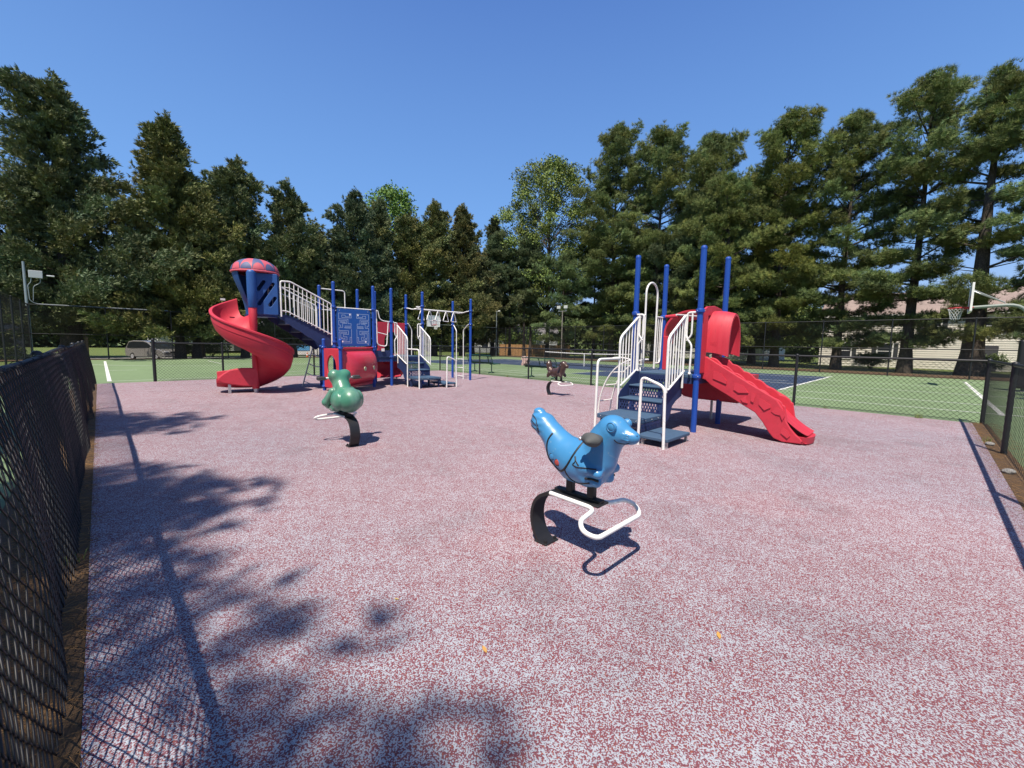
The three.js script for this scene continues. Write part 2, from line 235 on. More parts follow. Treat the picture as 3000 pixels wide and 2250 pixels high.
{ // painted lines
  const L = []; const seg = (x0, z0, x1, z1, w = 0.07, n = 1) => { if (Math.abs(x1 - x0) > Math.abs(z1 - z0)) L.push(sheet(Math.min(x0, x1), Math.max(x0, x1), z0 - w / 2, z0 + w / 2, -0.0075, 1, 1)); else L.push(sheet(x0 - w / 2, x0 + w / 2, Math.min(z0, z1), Math.max(z0, z1), -0.0075, 1, 1)); };
  const arc = (cx, cz, r, a0, a1, w = 0.05) => { const n = 40; L.push(grid(n, 1, (u, v) => { const a = lerp(a0, a1, u) * D2R, rr = r + (v - 0.5) * w; return { x: cx + rr * Math.cos(a), y: -0.0075, z: -(cz + rr * Math.sin(a)) }; }, true)); };
  // big court to the right
  for (const X of [14.2, 16.35, 19.8, 23.2]) seg(X, -6.0, X, X < 15 ? 33.5 : 3.45, 0.075);
  seg(16.2, 3.47, 26.7, 3.47, 0.10); seg(13.6, 12.3, 19.6, 12.3, 0.05); seg(16.2, 21.3, 26.1, 21.3, 0.05); seg(14.2, 27.4, 27, 27.4, 0.06); seg(14, -1.25, 28.2, -1.25, 0.10); seg(28.2, -6, 28.2, 33.5, 0.06);
  seg(19.55, 3.5, 19.55, 12.3); seg(19.55, 21.3, 19.55, 27.4); seg(24.6, 3.5, 24.6, 27.4); seg(15.0, 15.3, 19.5, 15.3, 0.05); seg(15.1, 12.4, 15.1, 21.2, 0.05); seg(26.1, 3.5, 26.1, 27.4, 0.05); seg(13.1, 8, 13.1, 20, 0.05);
  arc(17.5, 3.6, 3.6, 10, 85, 0.06);
  // half court beyond the far fence
  seg(0.15, 17.95, 0.15, 32.9, 0.10); seg(0.1, 17.95, 11.9, 17.95, 0.05); seg(0.2, 23.7, 1.05, 23.7, 0.05); seg(0.15, 32.9, 12.5, 32.9, 0.05);
  arc(5.9, 32.9, 7.3, 182, 300, 0.06); seg(4.75, 27.4, 4.75, 31.8, 0.05); seg(7.6, 27.4, 7.6, 32, 0.05); seg(4.75, 27.4, 7.6, 27.4, 0.05); arc(6.6, 18.0, 1.8, 10, 170, 0.06); seg(5.8, 25.3, 12.4, 25.3, 0.05);
  L.forEach(g => { if (g.attributes.normal.getY(0) < 0) { const ix = g.index.array; for (let i = 0; i < ix.length; i += 3) { const t = ix[i]; ix[i] = ix[i + 1]; ix[i + 1] = t; } g.computeVertexNormals(); } });
  struct('court_marking', L, M.line);
}
// patched rings where posts were set into the rubber
const WORN = [[2.15, 1.85, 0.42], [2.28, 5.2, 0.40], [8.73, 7.3, 0.36], [6.755, 2.6, 0.24], [7.855, 2.6, 0.22], [6.755, 3.71, 0.2], [5.27, 2.42, 0.30], [2.83, 12.3, 0.42], [2.4, 12.6, 0.3], [4.36, 11.7, 0.3], [5.87, 11.85, 0.3], [6.46, 11.85, 0.3], [6.68, 11.2, 0.25], [6.65, 10.5, 0.28], [7.5, 10.5, 0.3], [9.74, 12, 0.25], [4.1, 1.0, 0.3]];
{ // rubber surface of the play yard
  const col = (X, Z) => {
    const a = fbm(X / 2.6, Z / 2.6, 71), b = fbm(X / 0.7 + 5, Z / 0.7, 72), blue = clamp((fbm(X / 4 + 3, Z / 4, 73) - 0.42) * 3, 0, 1); let k = 0.84 + 0.26 * a + 0.12 * (b - 0.5);
    let r = 1, g = 1, bl = 1; if (blue) { r -= 0.10 * blue; bl += 0.04 * blue; }
    let st = vnoise(X / 0.35, Z / 0.35, 90) > 0.93 ? 0.90 : 1; const blot = fbm(X / 0.5 + 7, Z / 0.5, 95); if (blot > 0.62) st *= 0.90;
    for (const [px, pz, rad] of WORN) { const d = Math.hypot(X - px, Z - pz) / rad + 0.9 * (vnoise(X / 0.16, Z / 0.16, 97) - 0.5); if (d < 1) { r *= 1.05; g *= 0.995; bl *= 0.985; st *= 1.02; break; } }
    return [k * r * st, k * g * 0.99 * st, k * bl * st];
  };
  const top = sheet(PADX0, PADX1, PADZ0, PADZ1, 0, 240, 350, 1.25, col);
  const m = struct('playground_surface', top, M.pad);
  const w = PADX1 - PADX0, d = PADZ1 - PADZ0; const under = bx(w - 0.004, 0.05, d - 0.004, (PADX0 + PADX1) / 2, -0.0275, -(PADZ0 + PADZ1) / 2);
  part('pad_edge', under, std([0.10, 0.075, 0.085], { roughness: 0.95 }), m);
}
// soil strips between rubber and fences
struct('soil_strip', [sheet(-0.62, PADX0 - 0.002, -3, 17.0, (X, Z) => -0.009 + 0.012 * fbm(X * 6, Z * 4, 8), 8, 160, 0.35), sheet(PADX0, 12.0, -0.90, PADZ0 - 0.002, (X, Z) => -0.009 + 0.014 * fbm(X * 5, Z * 6, 9), 120, 6, 0.35)], M.litter);
struct('mulch_bed', [sheet(31.2, 37.5, -16, 37, (X, Z) => terrainY(X, Z) + 0.03 + 0.03 * fbm(X, Z, 4), 14, 60, 1.2), sheet(-6, 31.2, 35.4, 37.2, (X, Z) => terrainY(X, Z) + 0.02 + 0.02 * fbm(X, Z, 5), 60, 6, 1.2)], M.litter);
struct('street', sheet(-60, 48, 43, 52, (X, Z) => terrainY(X, Z) + 0.03, 60, 14, 2), M.asphalt);
struct('street_kerb', [bx(100, 0.14, 0.16, -10, terrainY(0, 52) + 0.06, -52.1)], M.concrete);
struct('pavement', [sheet(-60, 48, 54.5, 55.8, (X, Z) => terrainY(X, Z) + 0.03, 40, 2, 2)], M.concrete);

// ------------------------------------------------------------------ chain link fences
const MW = 0.045; // half a diamond
function zig(h, r, sides, MW, y0 = 0.03) {
  const n = Math.round((h - y0) / MW), pts = [];
  for (let k = 0; k <= n; k++) { const x = k % 2 ? MW : 0, x2 = k % 2 ? 0 : MW; pts.push(V(x, y0 + k * MW, k % 2 ? 0.0016 : -0.0016)); }
  return tube(pts, r, sides, false);
}
function wireField(parent, ax, az, bx2, bz, h, r, sides, MW) { // instanced woven wires from a to b (Z away), local to parent at a
  const len = Math.hypot(bx2 - ax, bz - az), n = Math.floor(len / MW), g = zig(h, r, sides, MW), im = new THREE.InstancedMesh(g, M.vinylDull, n);
  const dir = V((bx2 - ax) / len, 0, -(bz - az) / len), m = new THREE.Matrix4(), rot = Math.atan2(-dir.z, dir.x);
  for (let i = 0; i < n; i++) { const s = i * MW; const p = dir.clone().multiplyScalar(i % 2 ? s + MW : s); m.makeRotationY(i % 2 ? rot + PI : rot); m.setPosition(p); im.setMatrixAt(i, m); }
  im.name = 'chain_link_mesh'; im.userData.kind = 'stuff'; sh(im); parent.add(im); return im;
}
function postCap(r, x, y, z) { return new THREE.SphereGeometry(r * 1.15, 12, 6, 0, 2 * PI, 0, PI / 2).translate(x, y, z); }
function fence({ label, a, b, h, posts, rr = 0.024, pr = 0.032, wr = 0.0036, mw = MW, sides = 4, mid = 0, noMesh, thick = {} }) {
  const t = thing('chain_link_fence', label, 'fence', [a[0], -0.016, -a[1]]);
  const dx = b[0] - a[0], dz = b[1] - a[1], len = Math.hypot(dx, dz), P = s => V(dx * s / len, 0, -dz * s / len);
  posts.forEach((s, i) => { const p = P(s), e = thick[i] || 0; part('post', [cyl(pr + e * 0.012, pr + e * 0.012, h + 0.03 + e * 0.08, p.x, (h + e * 0.08) / 2 + 0.0, p.z, 12), postCap(pr + e * 0.012, p.x, h + 0.015 + e * 0.08, p.z)], M.vinyl, t); });
  part('top_rail', bar(P(0).setY(h), P(len).setY(h), rr, 10), M.vinyl, t);
  if (mid) part('middle_rail', bar(P(0).setY(mid), P(len).setY(mid), rr * 0.9, 8), M.vinyl, t);
  part('bottom_wire', bar(P(0).setY(0.06), P(len).setY(0.06), 0.003, 5), M.vinyl, t);
  if (!noMesh) wireField(t, a[0], a[1], b[0], b[1], h + 0.015, wr, sides, mw);
  return t;
}
const FB = 11.99, FE = 17.16, FR = -0.82, FL = -0.3;
fence({ label: 'low black chain link fence along the right side of the play yard before the benches', a: [FB, FE], b: [FB, FR], h: 1.22, posts: [0, 3.05, 6.03, 8.99, 11.96, 14.91, 17.98] });
fence({ label: 'low black chain link fence across the far end behind the spiral slide', a: [1.18, FE], b: [FB - 0.06, FE], h: 1.22, posts: [0, 1.8, 4.81, 7.8], thick: { 0: 1 } });
fence({ label: 'low black chain link fence leaving the frame at the lower right corner', a: [FB - 0.06, FR], b: [-0.2, FR], h: 1.22, posts: [3.28, 6.3, 9.3], wr: 0.0017, mw: 0.054, sides: 5 });
{ // the near fence along the left edge, its slack wire bulging
  const t = thing('chain_link_fence', 'slack black chain link fence close by along the left edge of the photo', 'fence', [FL, -0.016, 0]);
  const Z0 = -1.6, Z1 = 17.1, h = 1.22;
  for (const Z of [17.1, 14.0, 10.95, 7.9, 4.85, 0.4]) part('post', [cyl(0.03, 0.03, h + 0.02, -0.05, h / 2, -Z, 14), postCap(0.03, -0.05, h + 0.02, -Z)], M.vinyl, t);
  part('top_rail', tube(Array.from({ length: 60 }, (_, i) => { const Z = lerp(Z0, Z1, i / 59); return V(-0.05, h + 0.012 * Math.sin(Z * 1.1), -Z); }), 0.021, 12), M.vinyl, t);
  const bulge = (Z, y) => { const q = y / h; const env = Math.pow(Math.sin(clamp(q, 0, 1) * PI * 0.86 + 0.25), 1); return -0.024 + 0.125 * Math.pow(1 - clamp(q, 0, 1), 0.8) + env * (0.012 + 0.085 * (fbm(Z * 0.9, 2, 31) - 0.32) + 0.030 * (vnoise(Z * 2.2, y * 1.8, 33) - 0.5)) + (1 - q) * (1 - q) * 0.10 * (vnoise(Z * 1.4, 4, 35) - 0.35); };
  const near = [], far = []; let i = 0;
  for (let Z = Z0; Z < Z1; Z += MW, i++) {
    const n = 27, pts = [], close = Z < 6, sub = Z < 3.5 ? 4 : Z < 7 ? 2 : 1;
    for (let k = 0; k <= n; k++) for (let q = 0; q < (k < n ? sub : 1); q++) {
      const f = q / sub, odd = (k + i) % 2, sm = sub > 1 ? (f < 0.5 ? 0.5 * Math.pow(2 * f, 1.35) : 1 - 0.5 * Math.pow(2 - 2 * f, 1.35)) : f; const zz = Z + (odd ? MW * (1 - sm) : MW * sm), y = 0.02 + (k + f) * MW * 0.985;
      const hel = Math.cos((k + f) * PI) * 0.0022 * (i % 2 ? -1 : 1); pts.push(V(bulge(zz, y) + hel, y, -zz));
    }
    if (close) { const e = pts[pts.length - 1]; pts.push(e.clone().add(V(0.004, 0.012, 0.010)), e.clone().add(V(0.010, 0.004, 0.016))); }
    (close ? near : far).push(tube(pts, 0.0028, close ? 6 : 4, false));
  }
  const w = part('chain_link_mesh', [...near, ...far], M.vinyl, t); w.userData.kind = 'stuff';
  for (let Z = -0.6; Z < 9; Z += 0.6) part('tie_wire', tube(Array.from({ length: 15 }, (_, k) => { const a = k / 14 * 2 * PI * 1.15; return V(-0.045 + 0.028 * Math.cos(a) + 0.004, h - 0.012 + 0.034 * Math.sin(a), -Z - 0.004 * k + (k > 11 ? 0.01 : 0)); }), 0.002, 6), M.vinyl, t);
}
const rng0 = (n, s) => Array.from({ length: n }, (_, i) => i * s);
fence({ label: 'tall black chain link fence in front of the cedar row at the far end', a: [-2.7, 35.1], b: [30.8, 35.1], h: 3.1, posts: rng0(12, 3.045), mid: 1.5, pr: 0.034, wr: 0.0044, sides: 3 });
fence({ label: 'tall black chain link fence in front of the pine trees on the right', a: [30.8, 35.1], b: [30.8, -13], h: 3.05, posts: rng0(16, 3.05).slice(1), mid: 1.5, pr: 0.034, wr: 0.0044, sides: 3 });
fence({ label: 'tall black chain link fence seen edge on at the left border of the photo', a: [-2.7, 35.1], b: [-2.7, 2], h: 3.1, posts: rng0(11, 3.05).slice(1), mid: 1.5, pr: 0.034, wr: 0.0016, mw: 0.056, sides: 3 });

// ------------------------------------------------------------------ playground equipment helpers
function lathe(pts, seg = 20) { return new THREE.LatheGeometry(pts.map(p => new THREE.Vector2(p[0], p[1])), seg); }
const postGeo = {};
function bluePost(parent, p, h, r = 0.0445) {
  const g = lathe([[0.0001, 0], [r, 0], [r, h - 0.06], [r * 1.06, h - 0.058], [r * 1.06, h - 0.03], [r * 0.85, h - 0.012], [r * 0.5, h - 0.002], [0.0001, h]], 20).translate(p.x, 0, p.z);
  return part('post', g, M.bluePost, parent);
}
function collar(parent, p, y, r = 0.0445, turn = 0) {
  const R = r * 1.5; const c = part('collar', lathe([[r, -0.03], [R * 0.92, -0.03], [R, -0.02], [R, 0.02], [R * 0.92, 0.03], [r, 0.03]], 20).translate(p.x, y, p.z), M.bluePost, parent);
  const b = []; for (const a of [0.4, 2.5, 4.6]) b.push(new THREE.SphereGeometry(0.0075, 6, 4).translate(p.x + Math.cos(a + turn) * R, y, p.z + Math.sin(a + turn) * R)); part('bolt', b, M.bolt, c).userData.kind = 'stuff'; return c;
}
const basis = (x, y, z, o) => new THREE.Matrix4().makeBasis(x, y, z).setPosition(o);
function perforated(w, h, cols, rows, th = 0.006) { // slotted riser plate, lower-left corner at 0,0
  const holes = []; const sw = w / (cols + 1);
  for (let r = 0; r < rows; r++) for (let c = 0; c < cols - (r % 2); c++) { const x = sw * (c + 0.75 + (r % 2) * 0.5), y0 = 0.02 + r * (h - 0.03) / rows, hh = (h - 0.03) / rows * 0.74, ww = sw * 0.24; holes.push([[x - ww, y0], [x - ww, y0 + hh], [x + ww, y0 + hh], [x + ww, y0]]); }
  return ext([[0, 0], [w, 0], [w, h], [0, h]], th, 0, holes);
}
function stairs(t, O, U, W, deckY) { // U runs away from the deck, W towards the side of the lowest step
  const up = V(0, 1, 0), F = (u, y, w) => O.clone().addScaledVector(U, u).addScaledVector(W, w).setY(y), nW = W.clone().negate();
  const box = (u0, u1, y0, y1, w0, w1, r = 0.012) => { const g = new RoundedBoxGeometry(Math.abs(u1 - u0), y1 - y0, Math.abs(w1 - w0), 2, r); g.applyMatrix4(basis(U, up, nW, F((u0 + u1) / 2, (y0 + y1) / 2, (w0 + w1) / 2))); return g; };
  const riser = (u, y0, y1, w0, w1) => { const g = perforated(w1 - w0, y1 - y0, 15, 3); g.applyMatrix4(basis(W, up, U, F(u, y0, w0))); return g; };
  const S = deckY / 0.92, h1 = 0.135 * S, h2 = 0.32 * S, h3 = 0.52 * S, h4 = 0.715 * S, hw = 0.372;
  for (const [u0, u1, y] of [[-0.02, 0.34, h4], [0.28, 0.655, h3]]) part('stair_tread', box(u0, u1, y - 0.03, y, -hw, hw), M.deckTop, t);
  part('landing', [box(0.60, 1.29, h2 - 0.075, h2, -hw, hw, 0.015)], M.deckTop, t);
  part('stair_riser', riser(0.005, h4, deckY - 0.03, -hw, hw), M.navy, t); part('stair_riser', riser(0.315, h3, h4 - 0.03, -hw, hw), M.navy, t); part('stair_riser', riser(0.635, h2, h3 - 0.03, -hw, hw), M.navy, t);
  const lowR = perforated(0.62, h2 - 0.08 - 0.09, 13, 1); lowR.applyMatrix4(basis(U, up, nW, F(0.65, 0.09, hw - 0.002))); part('stair_riser', lowR, M.navy, t);
  part('lowest_step', [box(0.70, 1.44, h1 - 0.05, h1, hw + 0.02, hw + 0.48, 0.014)], M.deckTop, t);
  for (const [u, w] of [[0.75, hw + 0.44], [1.39, hw + 0.44], [0.75, hw + 0.1], [1.39, hw + 0.1]]) part('step_leg', bx(0.035, h1 - 0.05, 0.035, ...F(u, (h1 - 0.05) / 2, w).toArray()), M.galv, t);
  for (const [u, w] of [[0.68, -hw + 0.06], [1.22, -hw + 0.06], [1.22, hw - 0.06], [0.68, hw - 0.06]]) part('landing_leg', bx(0.045, h2 - 0.07, 0.045, ...F(u, (h2 - 0.07) / 2, w).toArray()), M.navy, t);
  const bo = []; for (const w of [-0.3, -0.1, 0.1, 0.3]) bo.push(new THREE.SphereGeometry(0.008, 6, 5).translate(...F(1.292, h2 - 0.035, w).toArray())); for (const u of [0.75, 0.95, 1.15]) bo.push(new THREE.SphereGeometry(0.008, 6, 5).translate(...F(u, h2 - 0.035, hw + 0.003).toArray())); part('bolt', bo, M.bolt, t).userData.kind = 'stuff';
  for (const w of [hw + 0.012, -hw - 0.006]) { const g = ext([[-0.04, 0.56 * S], [-0.04, deckY], [0.10, deckY + 0.02], [0.36, 0.76 * S], [0.6, 0.62 * S], [0.655, 0.54 * S], [0.655, 0.30 * S], [0.60, 0.19 * S], [0.42, 0.21 * S], [0.34, 0.31 * S], [0.30, 0.42 * S], [0.16, 0.5 * S]], 0.008, 0.002); g.applyMatrix4(basis(U, up, nW, F(0, 0, w))); part('stair_side_plate', g, M.navy, t); }
  // hand rails with balusters
  for (const w of [hw + 0.045, -hw - 0.035]) {
    const rail = part('hand_rail', [pipe([F(0.62, w > 0 ? h2 + 0.34 : 0, w), F(0.62, 1.50 * S, w), F(0.06, 1.86 * S, w), F(-0.02, 1.86 * S, w)], 0.0200, 0.10), pipe([F(0.62, 0.70 * S, w), F(0.56, 0.70 * S, w), F(0.0, 0.975 * S, w)], 0.0175, 0.06), pipe([F(0.05, 1.86 * S, w), F(0.045, 0.70 * S, w)], 0.018, 0.03)], M.white, t);
    for (let k = 1; k <= 5; k++) { const u = 0.62 - k * 0.095; part('baluster', bar(F(u, lerp(0.70, 0.975, (0.62 - u) / 0.62) * S, w), F(u, lerp(1.50, 1.86, (0.62 - u) / 0.56) * S, w), 0.0112, 8), M.white, rail); }
  }
  part('grab_loop', pipe([F(1.475, 0, hw + 0.07), F(1.475, 0.955 * S, hw + 0.08), F(1.475, 0.83 * S, hw + 0.42), F(1.475, 0, hw + 0.44)], 0.0195, 0.09), M.white, t);
  part('grab_loop', pipe([F(0.62, 1.155 * S, -hw - 0.035), F(1.26, 1.15 * S, -hw - 0.035), F(1.28, 0, -hw - 0.035)], 0.0195, 0.09), M.white, t);
  return F;
}
function grabPair(t, at, y0, y1, s) { // hourglass hand hold beside an opening; at(k) gives a point k metres from the post
  const yt = y1 - 0.02, ym = lerp(y0, y1, 0.52);
  part('hand_hold', [pipe([at(0.02).setY(yt), at(0.15).setY(yt), at(0.15).setY(ym + 0.07), at(0.06).setY(ym - 0.05), at(0.07).setY(y0 + 0.02)], 0.0155, 0.05), pipe([at(0.07).setY(yt), at(0.07).setY(ym + 0.11), at(0.14).setY(ym + 0.02)], 0.0145, 0.04), new THREE.SphereGeometry(0.024, 10, 8).translate(...at(0.07).setY(y0 + 0.02).toArray())], M.white, t);
}

// ------------------------------------------------------------------ small play structure on the right
{
  const ox = 7.3, oz = 3.15, P = (X, Y, Z) => V(X - ox, Y, -(Z - oz));
  const t = thing('play_structure', 'small play structure with four blue posts, white stair rails and straight red slide', 'play structure', [ox, 0, -oz]);
  const x0 = 6.755, x1 = 7.855, z0 = 2.6, z1 = 3.71, dk = 0.925;
  for (const [X, Z] of [[x0, z0], [x1, z0], [x0, z1], [x1, z1]]) { const p = P(X, 0, Z), po = bluePost(t, p, 2.95); collar(t, p, 0.905); collar(t, p, 1.945, 0.0445, X + Z); }
  part('post_sticker', bx(0.002, 0.055, 0.02, ...P(x0 - 0.0452, 1.80, z1 - 0.005).toArray()), std([0.7, 0.7, 0.7]), t);
  part('deck', [bx(1.06, 0.06, 1.06, ...P(7.305, dk - 0.03, 3.155).toArray(), 0.012)], M.deckTop, t);
  part('deck_frame', [bx(1.0, 0.09, 0.03, ...P(7.305, dk - 0.105, z0 + 0.03).toArray()), bx(1.0, 0.09, 0.03, ...P(7.305, dk - 0.105, z1 - 0.03).toArray()), bx(0.03, 0.09, 1.0, ...P(x0 + 0.03, dk - 0.105, 3.155).toArray()), bx(0.03, 0.09, 1.0, ...P(x1 - 0.03, dk - 0.105, 3.155).toArray())], M.navy, t);
  stairs(t, P(6.75, 0, 3.22), V(-1, 0, 0), V(0, 0, 1), dk);
  grabPair(t, k => P(6.715, 0, z0 + 0.03 + k), dk, 1.94); grabPair(t, k => P(6.715, 0, z1 - 0.03 - k), dk, 1.94);
  // arch of the climber at the back and its bars
  part('climber_arch', [tube([...Array.from({ length: 2 }, (_, i) => P(7.10, 0.96 + i * 1.3, z1 - 0.0)), ...Array.from({ length: 15 }, (_, i) => { const a = PI - i / 14 * PI; return P(7.32 + 0.22 * Math.cos(a), 2.33 + 0.21 * Math.sin(a), z1); }), P(7.54, 2.2, z1), P(7.53, 0.95, z1)], 0.0175, 10)], M.white, t);
  const bars = part('bar_panel', [pipe([P(7.54, 1.93, z1), P(7.80, 1.93, z1)], 0.015, 0.04), pipe([P(7.53, 1.05, z1), P(7.76, 1.05, z1), P(7.78, 1.93, z1)], 0.014, 0.1)], M.white, t); part('bar_panel', [pipe([P(6.80, 1.93, z1), P(7.1, 1.93, z1)], 0.015, 0.04), pipe([P(6.84, 1.93, z1), P(6.86, 1.03, z1), P(7.1, 1.03, z1)], 0.014, 0.1)], M.white, t);
  for (const X of [7.62, 7.70, 6.93, 7.02]) part('baluster', bar(P(X, 1.05, z1), P(X, 1.93, z1), 0.0095), M.white, bars);
  part('climber_arc', [tube(Array.from({ length: 14 }, (_, i) => { const a = i / 13 * PI * 0.62; return P(7.1 + 0.02 * i, 0.88 + 0.26 * Math.sin(a), z1 + 0.05 + 0.55 * (1 - Math.cos(a))); }), 0.015, 8)], M.white, t); part('climber_side', [tube(Array.from({ length: 14 }, (_, i) => { const a = i / 13 * PI * 0.5; return P(7.5, 1.12 * Math.cos(a), z1 + 0.1 + 0.8 * Math.sin(a)); }), 0.016, 8)], M.white, t); part('climber_side', [tube(Array.from({ length: 14 }, (_, i) => { const a = i / 13 * PI * 0.5; return P(7.05, 1.12 * Math.cos(a), z1 + 0.1 + 0.8 * Math.sin(a)); }), 0.016, 8)], M.white, t);
  for (let k = 0; k < 4; k++) { const a = (0.25 + k * 0.2) * PI / 2; part('climber_rung', bar(P(7.05, 1.12 * Math.cos(a), z1 + 0.1 + 0.8 * Math.sin(a)), P(7.5, 1.12 * Math.cos(a), z1 + 0.1 + 0.8 * Math.sin(a)), 0.013), M.white, t); }
  part('top_bar', [bar(P(x0 + 0.04, 1.90, z0 + 0.4), P(x1 - 0.02, 1.93, z0 + 0.42), 0.014)], M.white, t);
  // straight slide towards the camera: outline of the side wall in (Z,Y)
  const outl = [[2.62, 1.22], [2.55, 1.22], [2.40, 1.13], [1.89, 0.83], [1.53, 0.63], [1.44, 0.50], [1.385, 0.32], [1.33, 0.23], [1.26, 0.15], [1.20, 0.10], [1.175, 0.06], [1.19, 0.02], [1.42, 0.012], [1.53, 0.05], [1.60, 0.13], [1.69, 0.27], [1.80, 0.40], [2.02, 0.52], [2.20, 0.62], [2.46, 0.76], [2.55, 0.84], [2.62, 0.86]];
  const wall = (X, th, pts) => { const g = ext(pts.map(p => [-(p[0] - oz), p[1]]), th, 0.012); g.applyMatrix4(basis(V(0, 0, 1), V(0, 1, 0), V(-1, 0, 0), V(X - ox + th, 0, 0))); return g; };
  const slide = part('slide', [wall(7.00, 0.05, outl), wall(7.57, 0.05, outl)], M.red, t);
  const bed = z => z > 1.5 ? lerp(0.42, 0.95, clamp((z - 1.5) / 1.08, 0, 1)) : 0.115 + 0.305 * Math.pow(clamp((z - 1.08) / 0.42, 0, 1), 1.5);
  part('slide_bed', [grid(40, 6, (u, v) => { const Z = lerp(2.62, 1.13, u), X = lerp(7.04, 7.58, v); return P(X, bed(Z) + 0.02 * Math.pow(Math.abs(v * 2 - 1), 3), Z); }), grid(40, 2, (u, v) => P(lerp(7.04, 7.58, v), Math.max(0.025, bed(lerp(2.62, 1.13, u)) - 0.10), lerp(2.62, 1.13, u)), true)], M.red, t);
  part('slide_lip', [new THREE.CylinderGeometry(0.295, 0.27, 0.10, 36, 1, false, 0, 2 * PI).scale(1, 1, 0.42).translate(...P(7.31, 0.065, 1.20).toArray()), bx(0.56, 0.05, 0.30, ...P(7.31, 0.05, 1.36).toArray(), 0.02, 3)], M.red, t);
  for (const [X, th] of [[7.035, 0.04], [7.545, 0.04]]) { // scalloped inner rims
    const top = []; for (let i = 0; i <= 70; i++) { const Z = lerp(2.50, 1.42, i / 70), b = lerp(1.21, 0.535, i / 70); top.push([Z, b + 0.030 * Math.abs(Math.sin(i / 70 * PI * 6)) * (i < 68 ? 1 : 0)]); }
    part('slide_rim', wall(X, th, [...top, [1.37, 0.26], [1.30, 0.17], [1.42, 0.2], [1.55, 0.36], [2.50, 0.9]]), M.red, t);
  }
  // moulded rock pockets on the near wall, faces tilted up
  for (const q of [[[2.43, 1.0], [2.30, 0.95], [2.22, 0.85], [2.22, 0.80], [2.43, 0.87]], [[2.10, 0.83], [1.98, 0.79], [1.90, 0.69], [2.04, 0.68], [2.11, 0.72]], [[1.86, 0.70], [1.80, 0.68], [1.82, 0.55], [1.86, 0.57]], [[1.92, 0.58], [1.93, 0.65], [2.0, 0.58], [1.97, 0.54], [1.9, 0.53]], [[1.75, 0.63], [1.60, 0.54], [1.59, 0.50], [1.67, 0.45], [1.75, 0.53]], [[1.52, 0.52], [1.42, 0.46], [1.40, 0.40], [1.43, 0.33], [1.46, 0.40], [1.53, 0.41], [1.58, 0.44]], [[1.42, 0.23], [1.35, 0.18], [1.32, 0.12], [1.35, 0.08], [1.44, 0.14]]]) {
    const cz = q.reduce((s, p) => s + p[0], 0) / q.length, cy = q.reduce((s, p) => s + p[1], 0) / q.length, ymn = Math.min(...q.map(p => p[1])), ymx = Math.max(...q.map(p => p[1])); const pos = [], n = q.length, tx = p => 7.0 - 0.002 - 0.019 * (1 - (p[1] - ymn) / (ymx - ymn)) * 0.85;
    const pt = p => P(tx(p), p[1], p[0]), pb = p => P(7.004, p[1], p[0]); const tri = (a, b, c) => pos.push(...a.toArray(), ...b.toArray(), ...c.toArray());
    for (let i = 0; i < n; i++) { const a = q[i], b = q[(i + 1) % n]; tri(P(tx([cz, cy]), cy, cz), pt(b), pt(a)); tri(pt(a), pt(b), pb(b)); tri(pt(a), pb(b), pb(a)); }
    const g = new THREE.BufferGeometry(); g.setAttribute('position', new THREE.Float32BufferAttribute(pos, 3)); g.computeVertexNormals(); part('moulded_rock', [g], M.red, slide);
  }
  // hood over the slide entry: an arch with thickness pulled towards the slide
  const arch = (w, h0, h1, th, n = 16) => { const o = [], i_ = []; for (let k = 0; k <= n; k++) { const a = k / n * PI, c = Math.cos(a), s = Math.pow(Math.sin(a), 0.75); o.push([c * w, h0 + (h1 - h0) * s]); i_.push([c * (w - th), h0 + (h1 - h0 - th) * s]); } return [[w, h0 - 0.0], ...o, [-w, h0], ...i_.reverse()]; };
  part('slide_hood', loft(12, arch(0.30, 1.29, 1.97, 0.035), u => { const s = 1 - 0.0 * u, dz = 0.40 * u; return { o: P(7.32, -0.10 * u * u * 0.9 + 0, z0 + 0.04 - dz), A: V(1.0 - 0.03 * u, 0, 0), B: V(0, 1 + 0.02 * u, 0) }; }), M.red, t);
  part('hood_wall', [bx(0.24, 0.98, 0.045, ...P(6.92, 1.44, z0 - 0.005).toArray(), 0.015), bx(0.16, 0.98, 0.045, ...P(7.71, 1.44, z0 - 0.005).toArray(), 0.015), ext([[-0.5, 0], [-0.49, 0.06], [-0.3, 0.14], [0, 0.17], [0.3, 0.14], [0.49, 0.06], [0.5, 0]], 0.04, 0.008).translate(...P(7.31, 1.89, z0 + 0.015).toArray())], M.red, t);
  part('raised_emblem', [bx(0.004, 0.07, 0.10, ...P(7.028, 1.43, 2.47).toArray(), 0.0015, 1), bx(0.006, 0.03, 0.04, ...P(7.028, 1.43, 2.47).toArray(), 0.002, 1)], M.red, t);
  // roofed chute on the far side
  part('far_canopy', [loft(14, arch(0.52, 1.55, 2.06, 0.035, 18), u => ({ o: P(x1 - 0.05 + 0.42 * u, -0.12 * u * u, 3.16), A: V(0, 0, 1), B: V(0, 1, 0) }))], M.red, t);
  part('far_panel', [bx(0.035, 0.65, 0.09, ...P(x1 - 0.06, 1.25, z1 - 0.09).toArray(), 0.01)], M.red, t); part('far_panel', [bx(0.035, 0.65, 0.10, ...P(x1 - 0.06, 1.25, z0 + 0.1).toArray(), 0.01)], M.red, t);
  { const g = ext([[3.44, 0.885], [3.42, 0.70], [3.36, 0.54], [3.24, 0.44], [3.05, 0.415], [2.30, 0.405], [2.24, 0.44], [2.22, 0.885]].map(p => [-(p[0] - oz), p[1]]), 0.98, 0.05); g.applyMatrix4(basis(V(0, 0, 1), V(0, 1, 0), V(-1, 0, 0), V(x1 + 0.93 - ox, 0, 0))); part('far_chute', crease(mg([g])), M.red, t); }
